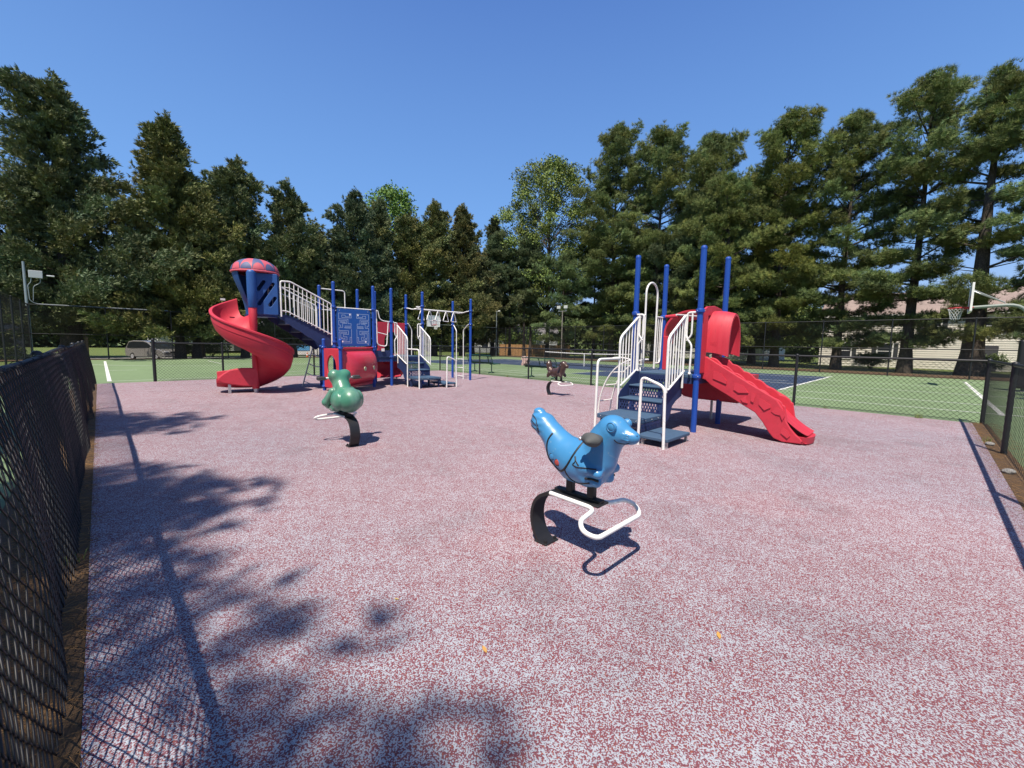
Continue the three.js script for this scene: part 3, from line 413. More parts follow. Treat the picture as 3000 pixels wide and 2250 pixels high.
  part('chute_leg', bar(P(8.7, 0, 2.85), P(8.7, 0.43, 2.85), 0.025), M.galv, t); part('chute_leg', bar(P(8.25, 0, 2.86), P(8.25, 0.46, 2.86), 0.025), M.galv, t);
  part('talking_horn', [cyl(0.05, 0.035, 0.16, 0, 0, 0, 14).rotateX(PI / 2).translate(...P(x1 - 0.02, 1.95, 3.5).toArray()), cyl(0.03, 0.03, 0.1, 0, 0, 0, 10).rotateX(PI / 2).translate(...P(x1 - 0.02, 1.95, 3.62).toArray())], M.red, t);
}

// ------------------------------------------------------------------ large play structure with the spiral slide
{
  const ox = 6.2, oz = 12.4, P = (X, Y, Z) => V(X - ox, Y, -(Z - oz));
  const t = thing('play_structure', 'large play structure with red spiral slide, blue maze panel and overhead ladder', 'play structure', [ox, 0, -oz]);
  const zf = 11.85, zb = 12.98, xa = 4.70, xb = 5.87, xc = 6.46, xd = 7.60, dA = 1.20, dB = 0.925;
  const posts = [[xa, zf], [xb, zf], [xa + 0.03, zb], [xb + 0.03, zb], [xc, zf], [xd - 0.02, zf], [xc + 0.03, zb], [xd + 0.06, zb + 0.03], [9.74, 12.0], [9.86, 13.25]];
  posts.forEach(([X, Z], i) => { const p = P(X, 0, Z); bluePost(t, p, i > 7 ? 2.99 : 3.02); const ys = i < 4 ? [2.32, 1.20] : i < 8 ? [1.985, 0.905] : [2.55, 2.07]; ys.forEach(y => collar(t, p, y, 0.0445, X * 3)); if (i === 5 || i === 7) collar(t, p, 2.55); if (i === 0) collar(t, p, 1.34); });
  // decks
  part('deck', bx(1.13, 0.06, 1.09, ...P((xa + xb) / 2, dA - 0.03, (zf + zb) / 2).toArray(), 0.012), M.deckTop, t);
  part('deck_frame', [bx(1.1, 0.1, 0.03, ...P((xa + xb) / 2, dA - 0.11, zf + 0.04).toArray()), bx(1.1, 0.1, 0.03, ...P((xa + xb) / 2, dA - 0.11, zb - 0.04).toArray())], M.navy, t);
  part('deck', bx(1.72, 0.06, 1.09, ...P((xb + xd) / 2, dB - 0.03, (zf + zb) / 2).toArray(), 0.012), M.deckTop, t);
  part('deck_frame', [bx(1.68, 0.12, 0.03, ...P((xb + xd) / 2, dB - 0.11, zf + 0.03).toArray()), bx(0.56, 0.20, 0.03, ...P((xb + xc) / 2, dB + 0.08, zf + 0.01).toArray()), bx(1.68, 0.12, 0.03, ...P((xb + xd) / 2, dB - 0.11, zb - 0.03).toArray())], M.navy, t);
  // maze panel
  {
    const S = 512, cv = document.createElement('canvas'); cv.width = cv.height = S; const c = cv.getContext('2d'); c.fillStyle = 'rgb(18,80,155)'; c.fillRect(0, 0, S, S);
    c.strokeStyle = 'rgb(180,196,212)'; c.lineWidth = 4.5; c.lineJoin = 'miter';
    const half = (mx) => {
      const q = (pts) => { c.beginPath(); pts.forEach((p, i) => { const x = mx ? S - p[0] : p[0]; i ? c.lineTo(x, p[1]) : c.moveTo(x, p[1]); }); c.stroke(); };
      q([[195, 75], [195, 105], [125, 105], [125, 85], [75, 85], [75, 120], [215, 120], [215, 60], [30, 60], [30, 140], [165, 140], [165, 200], [210, 200], [210, 235], [115, 235]]);
      q([[215, 262], [115, 262], [115, 250], [215, 250]]); q([[30, 160], [145, 160], [145, 200], [85, 200], [85, 255], [55, 255], [55, 225], [30, 225], [30, 160]]); q([[50, 178], [125, 178], [125, 188], [50, 188]]);
      q([[55, 255], [30, 255], [30, 300], [170, 300], [170, 350], [95, 350], [95, 385], [145, 385], [145, 430], [80, 430]]); q([[215, 275], [215, 470], [30, 470], [30, 320], [140, 320], [140, 335], [55, 335], [55, 400], [85, 400]]); q([[115, 400], [115, 412], [60, 412], [60, 450], [190, 450], [190, 390], [215, 390]]);
      c.fillStyle = 'rgb(235,240,242)'; for (const [x, y] of [[195, 75], [80, 450]]) { c.beginPath(); c.arc(mx ? S - x : x, y, 12, 0, 7); c.fill(); }
    }; half(false); half(true);
    const mt = new THREE.CanvasTexture(cv); mt.colorSpace = THREE.SRGBColorSpace;
    const sh2 = new THREE.Shape(rrect(-0.5, -0.525, 0.5, 0.525, 0.07).map(p => new THREE.Vector2(p[0], p[1])));
    const panel = part('maze_panel', [new THREE.ExtrudeGeometry(sh2, { depth: 0.02, bevelEnabled: true, bevelThickness: 0.004, bevelSize: 0.004, bevelSegments: 2 }).translate(5.265 - ox, 1.755, -(zf - 0.005 - oz))], std([0.010, 0.080, 0.32], { roughness: 0.5 }), t);
    const face = new THREE.ShapeGeometry(sh2, 8); const p = face.attributes.position, uv = face.attributes.uv; for (let i = 0; i < p.count; i++) uv.setXY(i, p.getX(i) + 0.5, p.getY(i) / 1.05 + 0.5);
    part('maze_print', face.translate(5.265 - ox, 1.755, -(zf - 0.005 - oz) + 0.0275), new THREE.MeshStandardMaterial({ map: mt, roughness: 0.5 }), panel);
    part('bolt', [[-0.42, 0.48], [0.42, 0.48], [-0.42, -0.48], [0.42, -0.48]].map(([x, y]) => new THREE.SphereGeometry(0.01, 8, 6).translate(5.265 - ox + x, 1.755 + y, -(zf - 0.005 - oz) + 0.028)), M.bolt, panel).userData.kind = 'stuff';
    for (const s of [-1, 1]) part('side_clip', [0.32, -0.3].map(y => new THREE.SphereGeometry(0.018, 10, 8).translate(5.265 - ox + s * 0.53, 1.755 + y, -(zf - 0.005 - oz) + 0.02)), M.encl, panel);
  }
  part('top_bar', bar(P(xa + 0.05, 2.31, zf), P(xb - 0.04, 2.31, zf), 0.015), M.white, t);
  part('hoop_rail', [pipe([P(xa + 0.03, 2.92, zb), P(5.5, 2.92, zb), P(5.51, 1.25, zb)], 0.0165, 0.09), pipe([P(xa + 0.05, 2.3, zb), P(5.5, 2.3, zb)], 0.0145, 0.05)], M.white, t);
  { // window rail between the two decks
    part('window_rail', [pipe([P(5.96, 2.30, zf), P(6.02, 2.30, zf), P(6.08, 2.05, zf), P(6.20, 2.0, zf), P(6.42, 1.985, zf)], 0.0155, 0.07), pipe([P(5.97, 2.30, zf), P(5.99, 1.27, zf), P(6.30, 1.22, zf), P(6.36, 1.98, zf)], 0.0155, 0.10), bar(P(5.985, 1.655, zf), P(6.345, 1.58, zf), 0.012)], M.white, t);
    part('rail_bracket', bx(0.10, 0.085, 0.02, ...P(6.16, 1.115, zf - 0.03).toArray(), 0.006), M.white, t);
  }
  // red panels and curved chute behind the right deck
  {
    const hole = Array.from({ length: 17 }, (_, k) => { const a = k / 16 * PI; return [0.27 * Math.cos(a), 0.42 + 0.33 * Math.sin(a)]; }); hole.push([-0.27, 0.0], [0.27, 0.0]);
    const g = ext([[-0.5, -0.02], [0.5, -0.02], [0.5, 1.06], [-0.5, 1.06]], 0.04, 0.008, [hole]); part('slide_entry_panel', g.translate(...P(7.06, 0.96, zb - 0.02).toArray()), M.red, t);
    const prof = []; for (let k = 0; k <= 14; k++) { const a = PI + k / 14 * PI; prof.push([0.40 * Math.cos(a), 0.36 * Math.sin(a) + 0.1]); } for (let k = 14; k >= 0; k--) { const a = PI + k / 14 * PI; prof.push([0.365 * Math.cos(a), 0.325 * Math.sin(a) + 0.1]); }
    part('curved_slide', loft(26, prof, u => { const a = u * 1.35, R = 1.0, o = P(7.06 + R * (1 - Math.cos(a)), 1.10 - 0.78 * (u < 0.85 ? u / 0.85 : 1) - 0.02 * u, zb + 0.05 + R * Math.sin(a)); return { o, A: V(Math.cos(a), 0, Math.sin(a)), B: V(0, 1, 0) }; }), M.red, t);
    part('chute_leg', bar(P(7.75, 0, 13.85), P(7.75, 0.16, 13.85), 0.03), M.galv, t);
    part('low_skirt', [grid(10, 8, (u, v) => P(6.52 + 1.0 * u, 0.92 - 0.78 * v, zb + 0.14 + 0.30 * Math.sin(v * PI) * Math.sin((0.15 + 0.7 * u) * PI))), bx(1.0, 0.05, 0.05, ...P(7.02, 0.90, zb + 0.12).toArray(), 0.01)], phy([0.52, 0.030, 0.056], { side: THREE.DoubleSide, roughness: 0.6, map: wearTex }), t);
  }
  stairs(t, P(7.06, 0, zf), V(0, 0, 1), V(1, 0, 0), dB);
  grabPair(t, k => P(xc + 0.04 + k, 0, zf - 0.02), dB, 1.985); grabPair(t, k => P(xd - 0.06 - k, 0, zf - 0.02), dB, 1.985);
  part('ladder_rail', pipe([P(xd + 0.08, 2.02, zb), P(xd + 0.13, 2.02, zb), P(xd + 0.27, 1.80, zb), P(xd + 0.27, 0, zb + 0.05)], 0.0165, 0.06), M.white, t);
  // overhead ladder
  part('overhead_crossbar', pipe([P(xd, 2.55, zf), P(xd + 0.03, 2.53, zf + 0.25), P(xd + 0.05, 2.49, 12.3), P(xd + 0.05, 2.49, 12.6), P(xd + 0.05, 2.53, zb - 0.2), P(xd + 0.06, 2.55, zb + 0.03)], 0.0175, 0.1), M.white, t);
  part('overhead_crossbar', pipe([P(9.74, 2.55, 12.0), P(9.72, 2.53, 12.25), P(9.70, 2.49, 12.45), P(9.72, 2.49, 12.7), P(9.8, 2.53, 13.0), P(9.86, 2.55, 13.25)], 0.0175, 0.1), M.white, t);
  part('overhead_beam', pipe([P(xd + 0.05, 2.50, 12.44), P(9.70, 2.50, 12.46)], 0.024, 0.05), M.white, t); part('beam_bracket', bx(0.14, 0.04, 0.10, ...P(xd + 0.12, 2.56, 12.3).toArray(), 0.01), M.white, t);
  for (let k = 0; k < 5; k++) { const x = 7.92 + k * 0.345; part('hand_loop', pipe([P(x - 0.015, 2.48, 12.44), P(x - 0.19, 2.14, 12.36), P(x + 0.16, 2.14, 12.50), P(x + 0.015, 2.48, 12.44)], 0.0150, 0.05), M.white, t); }
  part('end_ladder', [pipe([P(9.86, 2.06, 13.21), P(9.83, 2.03, 13.12), P(9.8, 1.84, 12.93), P(9.8, 0, 12.92)], 0.0165, 0.06), pipe([P(9.75, 2.08, 12.05), P(9.77, 2.05, 12.2), P(9.8, 1.86, 12.50), P(9.8, 0, 12.49)], 0.0165, 0.06)], M.white, t);
  for (const y of [0.11, 0.43, 0.76]) part('ladder_rung', bar(P(9.8, y, 12.49), P(9.8, y, 12.92), 0.0135), M.white, t);
  // upper stair to the slide
  {
    const F = (X, y) => y, X0 = 3.45, X1 = xa - 0.03, y0 = 2.0, y1 = dA;
    for (const Z of [zf + 0.04, zb - 0.04]) { const n = 4, pts = [[X0 - 0.12, y0 + 0.02], [X0 + 0.05, y0 + 0.02], [X1, y1 + 0.42], [X1, y1 - 0.03]]; for (let k = n - 1; k >= 0; k--) { const xx = lerp(X0, X1, (k + 0.5) / n), yy = lerp(y0, y1, (k + 1) / n); pts.push([xx + 0.06, yy - 0.11], [xx - 0.08, yy + 0.0]); } pts.push([X0 - 0.12, y0 - 0.07]); part('stair_side_plate', ext(pts.map(p => [p[0] - ox, p[1]]), 0.008, 0.002).translate(0, 0, -(Z - oz)), M.navy, t); }
    for (let k = 1; k <= 3; k++) { const X = lerp(X0, X1, (k - 0.1) / 4), y = lerp(y0, y1, k / 4); part('stair_tread', bx(0.34, 0.03, 1.02, ...P(X + 0.02, y, (zf + zb) / 2).toArray(), 0.008), M.navy, t); const g = perforated(1.0, 0.15, 18, 2); g.applyMatrix4(basis(V(0, 0, 1), V(0, 1, 0), V(-1, 0, 0), P(X - 0.14, y + 0.015, (zf + zb) / 2 + 0.5))); part('stair_riser', g, M.navy, t); }
    for (const Z of [zf + 0.01, zb - 0.02]) {
      const rail = part('hand_rail', [pipe([P(3.37, 1.97, Z), P(3.37, 2.87, Z), P(3.60, 2.88, Z), P(4.64, 2.39, Z), P(4.64, 1.25, Z)], 0.0195, 0.05), pipe([P(3.37, 2.12, Z), P(3.50, 2.12, Z), P(4.64, 1.54, Z)], 0.0145, 0.05), pipe([P(3.37, 2.72, Z), P(3.58, 2.72, Z), P(4.64, 2.24, Z)], 0.009, 0.04)], M.white, t);
      for (let k = 1; k < 12; k++) { const X = 3.37 + k * 0.106; const yt = X < 3.6 ? 2.87 : lerp(2.88, 2.39, (X - 3.6) / 1.04), yb = X < 3.5 ? 2.12 : lerp(2.12, 1.54, (X - 3.5) / 1.14); part('baluster', bar(P(X, yb - 0.045, Z), P(X, yt, Z), 0.0120), M.white, rail); }
    }
  }
  // spiral slide
  {
    const C = [2.83, 12.3], R = [0.974, -0.225], Fr = [-0.225, -0.974];
    const dir = a => [-Math.cos(a) * R[0] + Math.sin(a) * Fr[0], -Math.cos(a) * R[1] + Math.sin(a) * Fr[1]];
    const pos = (a, r, y) => { const d = dir(a); return P(C[0] + d[0] * r, y, C[1] + d[1] * r); };
    part('slide_column', lathe([[0.0001, 0.1], [0.085, 0.1], [0.075, 0.3], [0.066, 0.7], [0.066, 1.5], [0.09, 1.75], [0.098, 2.185], [0.0001, 2.185]], 20).translate(...P(C[0], 0, C[1]).toArray()), M.red, t);
    part('slide_post', [cyl(0.058, 0.058, 0.16, ...P(C[0], 0.08, C[1]).toArray(), 18)], M.galv, t);
    part('enclosure_post', lathe([[0.0001, 2.18], [0.105, 2.18], [0.112, 2.6], [0.115, 3.06], [0.10, 3.12], [0.0001, 3.13]], 20).translate(...P(C[0], 0, C[1]).toArray()), M.encl, t);
    const rim = a => { const d = a / D2R; return d < 265 ? 2.07 - 0.51 * d / 90 : 2.07 - 0.51 * 265 / 90 - 0.05 * (1 - Math.cos(clamp((d - 265) / 90, 0, 1) * PI / 2)) * 2; };
    const pr = [[0.06, -0.20], [0.10, -0.30], [0.25, -0.43], [0.5, -0.47], [0.68, -0.42], [0.79, -0.28], [0.83, -0.10], [0.835, -0.01], [0.85, 0.012], [0.885, 0.018], [0.915, 0.0], [0.915, -0.035], [0.885, -0.055], [0.882, -0.19], [0.865, -0.21], [0.868, -0.25], [0.82, -0.40], [0.79, -0.42], [0.78, -0.45], [0.70, -0.53], [0.5, -0.575], [0.25, -0.53], [0.08, -0.42], [0.06, -0.36]];
    part('spiral_chute', loft(120, pr, u => {
      const q = u * 1.22; if (q <= 1) { const a = lerp(-62, 272, q) * D2R, d = dir(a), k = a < -0.3 ? 1 - 0.16 * (-0.3 - a) : a > 4.0 ? 1 - 0.16 * (a - 4.0) : 1; return { o: P(C[0], rim(a), C[1]), A: V(d[0] * k, 0, -d[1] * k), B: V(0, a > 4.0 ? 1 - 0.22 * (a - 4.0) : 1, 0) }; }
      const s = (q - 1) / 0.22 * 0.84, d = dir(272 * D2R), tx = -R[0], tz = -R[1], k = 0.88 - 0.10 * s; return { o: P(C[0] + tx * s, rim(272 * D2R) - 0.03 * s - 0.06 * s * s, C[1] + tz * s), A: V(d[0] * k, 0, -d[1] * k), B: V(0, 0.835 - 0.30 * s * s, 0) };
    }), M.red, t);
    { const g = ext([[0.06, 0.15], [0.06, 0.64], [-0.30, 0.645], [-0.55, 0.60], [-0.70, 0.50], [-0.80, 0.40], [-0.81, 0.33], [-0.72, 0.26], [-0.55, 0.22], [-0.28, 0.17]].map(p => [p[0], p[1]]), 0.09, 0.03); g.applyMatrix4(basis(V(R[0], 0, -R[1]), V(0, 1, 0), V(Fr[0], 0, -Fr[1]), P(C[0] - 0.02 * Fr[0], 0, C[1] - 0.02 * Fr[1]))); part('exit_wall', g, M.red, t); }
    { const e = P(C[0] - 0.57 * R[0] + 0.02 * Fr[0], 0, C[1] - 0.57 * R[1] + 0.02 * Fr[1]); part('slide_leg', [bx(0.06, 0.24, 0.05, e.x, 0.12, e.z)], M.galv, t); }
    // exit lip
    // enclosure with roof
    const E0 = [C[0] + 0.09 + 0.11, C[1] + 0.44], rr = 0.53;
    const az = a => [Math.cos(a) * R[0] - Math.sin(a) * Fr[0], Math.cos(a) * R[1] - Math.sin(a) * Fr[1]]; // a=0 viewer right, 90 back, 180 left
    const shellR = (a, y) => { const l = sstep(95 * D2R, 185 * D2R, a), v = clamp((3.08 - y) / 1.0, 0, 1); return rr * (1 + 0.02 * v) * (1 - l * (0.80 * Math.pow(v, 1.25))); };
    const shell = o => grid(40, 14, (u, v) => { const a = lerp(-18, 222, u) * D2R, y = lerp(3.09, 2.03, v), d = az(a), r = shellR(a, y) - o; return P(E0[0] + d[0] * r, y, E0[1] + d[1] * r); }, o > 0);
    part('slide_enclosure', [shell(0), shell(0.02)], phy([0.018, 0.085, 0.30], { side: THREE.DoubleSide, roughness: 0.55, map: wearTex }), t);
    part('enclosure_floor', [new THREE.CylinderGeometry(0.40, 0.38, 0.06, 28).translate(...P(E0[0] + 0.12, 2.0, E0[1] + 0.05).toArray())], M.encl, t);
    // slotted front panel from the column to the right
    const w = 0.52, slot = (x, y, len) => { const a = 58 * D2R, hw = 0.040, o = []; for (const [s, a0] of [[1, a - PI / 2], [-1, a + PI / 2]]) for (let k = 0; k <= 6; k++) { const b = a0 + k / 6 * PI; o.push([x + s * Math.cos(a) * len / 2 + hw * Math.cos(b), y + s * Math.sin(a) * len / 2 + hw * Math.sin(b)]); } return o; };
    const pg = ext(rrect(0, 0, w, 1.06, 0.03), 0.05, 0.012, [slot(0.14, 0.74, 0.24), slot(0.25, 0.53, 0.62), slot(0.39, 0.34, 0.22)]);
    pg.applyMatrix4(basis(V(R[0], 0, -R[1]), V(0, 1, 0), V(Fr[0], 0, -Fr[1]), P(C[0] + 0.06 * R[0] - 0.10 * Fr[0], 2.02, C[1] + 0.06 * R[1] - 0.10 * Fr[1]))); part('slotted_panel', pg, M.encl, t);
    const roof = part('roof_rim', lathe([[0.40, 3.09], [0.555, 3.09], [0.565, 3.10], [0.565, 3.13], [0.54, 3.145], [0.40, 3.145]], 40).translate(...P(E0[0], 0, E0[1]).toArray()), M.pink, t);
    const rp = (a, r, y) => { const d = az(a); return P(E0[0] + d[0] * r, y, E0[1] + d[1] * r); };
    const rmB = std([0.075, 0.095, 0.21], { roughness: 0.6, side: THREE.DoubleSide, map: wearTex }), rmP = std([0.52, 0.09, 0.125], { roughness: 0.6, side: THREE.DoubleSide, map: wearTex });
    for (let k = 0; k < 12; k++) {
      const a0 = (k * 30 - 8) * D2R, a1 = (k * 30 + 22) * D2R;
      const cr = v => { const q = v * PI / 2; return [0.543 * Math.pow(Math.max(0, Math.cos(q)), 0.8), 3.14 + 0.335 * Math.pow(Math.sin(q), 1.05)]; };
      part('roof_panel', grid(6, 10, (u, v) => { const q = cr(v); return rp(lerp(a0, a1, u), q[0], q[1]); }), k % 2 ? rmB : rmP, roof);
      part('roof_scallop', grid(10, 4, (u, v) => { const b = u * PI, aa = (a0 + a1) / 2 + Math.cos(b) * 13.5 * D2R * v, hh = 0.02 + Math.sin(b) * v * 0.36, q = cr(hh); return rp(aa, q[0] + 0.008, q[1] + 0.006); }), k % 2 ? rmP : rmB, roof);
    }
    part('label_plate', bx(0.10, 0.05, 0.02, ...P(2.28, 2.37, 12.75).toArray()), M.white, t);
  }
  // crawl pod with moulded panels in front of the maze
  {
    const m1 = [4.36, 11.74], m2 = [4.40, 10.72], m3 = [5.86, 11.85];
    for (const q of [m1, m2]) { bluePost(t, P(q[0], 0, q[1]), 1.43); collar(t, P(q[0], 0, q[1]), 1.19); collar(t, P(q[0], 0, q[1]), 0.12); } collar(t, P(...[m3[0], 0, m3[1]]), 0.12); collar(t, P(m3[0], 0, m3[1]), 1.12);
    const frame = (a, b) => { const dx = b[0] - a[0], dz = b[1] - a[1], l = Math.hypot(dx, dz); return { l, X: V(dx / l, 0, -dz / l), o: P(a[0], 0, a[1]) }; };
    { const f = frame(m1, m2), hole = Array.from({ length: 28 }, (_, k) => { const a = k / 28 * 2 * PI; return [f.l / 2 + 0.29 * Math.cos(a), 0.66 + 0.33 * Math.sin(a)]; }); const g = ext([[0.05, 0.10], [f.l - 0.05, 0.10], [f.l - 0.05, 1.16], [0.05, 1.16]], 0.04, 0.01, [hole]); const n = f.X.clone().cross(V(0, 1, 0)); g.applyMatrix4(basis(f.X, V(0, 1, 0), n, f.o.clone().addScaledVector(n, -0.02))); part('crawl_panel', g, M.red, t);
      const ring = tube(Array.from({ length: 28 }, (_, k) => { const a = k / 28 * 2 * PI; return f.o.clone().addScaledVector(f.X, f.l / 2 + 0.30 * Math.cos(a)).setY(0.66 + 0.34 * Math.sin(a)).addScaledVector(n, -0.02 * 0 + 0.0); }), 0.026, 8, false, true); part('crawl_hole_rim', ring, M.red, t); }
    { const f = frame(m2, m3), n = f.X.clone().cross(V(0, 1, 0)); if (n.z < 0) n.negate(); const L = f.l;
      const bub = (u, v) => { const x = (u - 0.5) * 2, y = (v - 0.52) / 0.42; const k = Math.pow(clamp(1 - Math.pow(Math.abs(x) / 0.92, 3.2), 0, 1), 0.5) * Math.pow(clamp(1 - Math.pow(Math.abs(y), 2.2), 0, 1), 0.45); return 0.36 * k - 0.02 * (Math.abs(y) < 0.06 ? 0 : 0); };
      const S = (o, fl) => grid(44, 36, (u, v) => f.o.clone().addScaledVector(f.X, 0.05 + (L - 0.10) * u).setY(0.10 + 1.06 * v).addScaledVector(n, bub(u, v) - o), fl);
      part('bubble_panel', [S(0, true), S(0.03, false)], phy([0.52, 0.030, 0.056], { side: THREE.DoubleSide, roughness: 0.45, clearcoat: 0.3, clearcoatRoughness: 0.15, map: wearTex }), t);
      for (const u of [0.33, 0.62]) { const v = 0.50, c = f.o.clone().addScaledVector(f.X, 0.05 + (L - 0.10) * u).setY(0.10 + 1.06 * v).addScaledVector(n, bub(u, v) + 0.004); const g = new THREE.CylinderGeometry(0.058, 0.06, 0.014, 20).applyMatrix4(basis(f.X, n, f.X.clone().cross(n), c)); part('headlight', g, std([0.42, 0.45, 0.28], { roughness: 0.5 }), t); }
      part('bubble_crease', tube(Array.from({ length: 24 }, (_, k) => { const u = 0.13 + 0.74 * k / 23; return f.o.clone().addScaledVector(f.X, 0.05 + (L - 0.10) * u).setY(0.10 + 1.06 * 0.495).addScaledVector(n, bub(u, 0.495) - 0.004); }), 0.010, 6), M.red, t);
      part('panel_top_bar', bar(f.o.clone().setY(1.185), f.o.clone().addScaledVector(f.X, L).setY(1.185), 0.02), M.red, t); }
    part('pod_roof', ext([[m1[0] - ox, -(m1[1] - oz)], [m2[0] - ox, -(m2[1] - oz)], [m3[0] - ox, -(m3[1] - oz)]], 0.03).rotateX(PI / 2).translate(0, 1.16, 0), M.red, t);
  }
  // curved rung ladder on the far left of deck A
  { const a = P(4.62, 1.42, 13.1), b = P(4.26, 0, 13.2); part('arch_climber', [bar(a, b, 0.02)], M.galv, t); for (const k of [0.30, 0.52, 0.72, 0.9]) { const p = a.clone().lerp(b, k), q = P(4.78, p.y - 0.1, 13.05); part('ladder_rung', tube([p, p.clone().lerp(q, 0.35).setY(p.y - 0.075), p.clone().lerp(q, 0.7).setY(p.y - 0.105), q], 0.014, 8), M.white, t); } }
}

// ------------------------------------------------------------------ rocking riders
function riderBase(t) { // forward is +z
  const path = [[0.035, 0.0], [-0.005, 0.035], [-0.042, 0.11], [-0.052, 0.19], [-0.03, 0.275], [0.02, 0.335], [0.09, 0.367], [0.16, 0.378]]; const cr = new THREE.CatmullRomCurve3(path.map(p => V(0, p[1], p[0])));
  part('spring_leaf', loft(30, [[-0.058, -0.011], [0.058, -0.011], [0.058, 0.011], [-0.058, 0.011]], u => { const tn = cr.getTangent(u), k = 1 + 0.12 * (1 - u); return { o: cr.getPoint(u), A: V(k, 0, 0), B: V(0, tn.z, -tn.y) }; }), M.spring, t);
  part('ground_plate', [bx(0.14, 0.014, 0.11, 0, 0.007, 0.04, 0.006), ...[[-0.05, 0.075], [0.05, 0.075]].map(q => cyl(0.012, 0.012, 0.02, q[0], 0.02, q[1], 6))], M.spring, t);
  part('mount_plate', [bx(0.12, 0.014, 0.38, 0, 0.392, 0.30, 0.005), bx(0.055, 0.02, 0.36, 0, 0.407, 0.30, 0.004)], M.spring, t);
  for (const z of [0.235, 0.40]) part('support_tube', bx(0.045, 0.16, 0.05, 0, 0.475, z, 0.008), M.spring, t);
  const y = 0.380; part('foot_rest', pipe([V(-0.068, y + 0.005, 0.12), V(-0.068, y, 0.475), V(-0.245, y - 0.015, 0.490), V(-0.295, y - 0.045, 0.545), V(-0.245, y - 0.08, 0.610), V(0.245, y - 0.08, 0.610), V(0.295, y - 0.045, 0.545), V(0.245, y - 0.015, 0.490), V(0.068, y, 0.475), V(0.068, y + 0.005, 0.12)], 0.0142, 0.06, 12), M.white, t);
}
function vcol(g, fn) { const p = g.attributes.position, n = g.attributes.normal, c = new Float32Array(p.count * 3); for (let i = 0; i < p.count; i++) { const q = fn(p.getX(i), p.getY(i), p.getZ(i)); c.set(q, i * 3); } g.setAttribute('color', new THREE.BufferAttribute(c, 3)); return g; }
function rider(name, label, pos, turn, body, mn, mx, res, col, mat, extra) {
  const t = thing(name, label, 'spring rider', pos, turn); riderBase(t);
  const g = vcol(blob(body, mn, mx, res), col); const m = sh(new THREE.Mesh(g, mat)); m.name = 'body'; t.add(m);
  const surf = (f, y, s) => { let x = 0.45; while (x > 0 && body(s * x, y, f) > 0) x -= 0.002; return x; };
  extra(t, surf, m); return t;
}
const chainSdf = (nodes, k) => (x, y, z) => { let d = 1e9; for (let i = 0; i < nodes.length - 1; i++) { const a = nodes[i], b = nodes[i + 1], w = (a[3] ?? 1), ww = lerp(w, b[3] ?? 1, 0.5); d = smin(d, cap(x / ww, y, z, [0, a[1], a[0]], [0, b[1], b[0]], a[2], b[2]), k); } return d; };
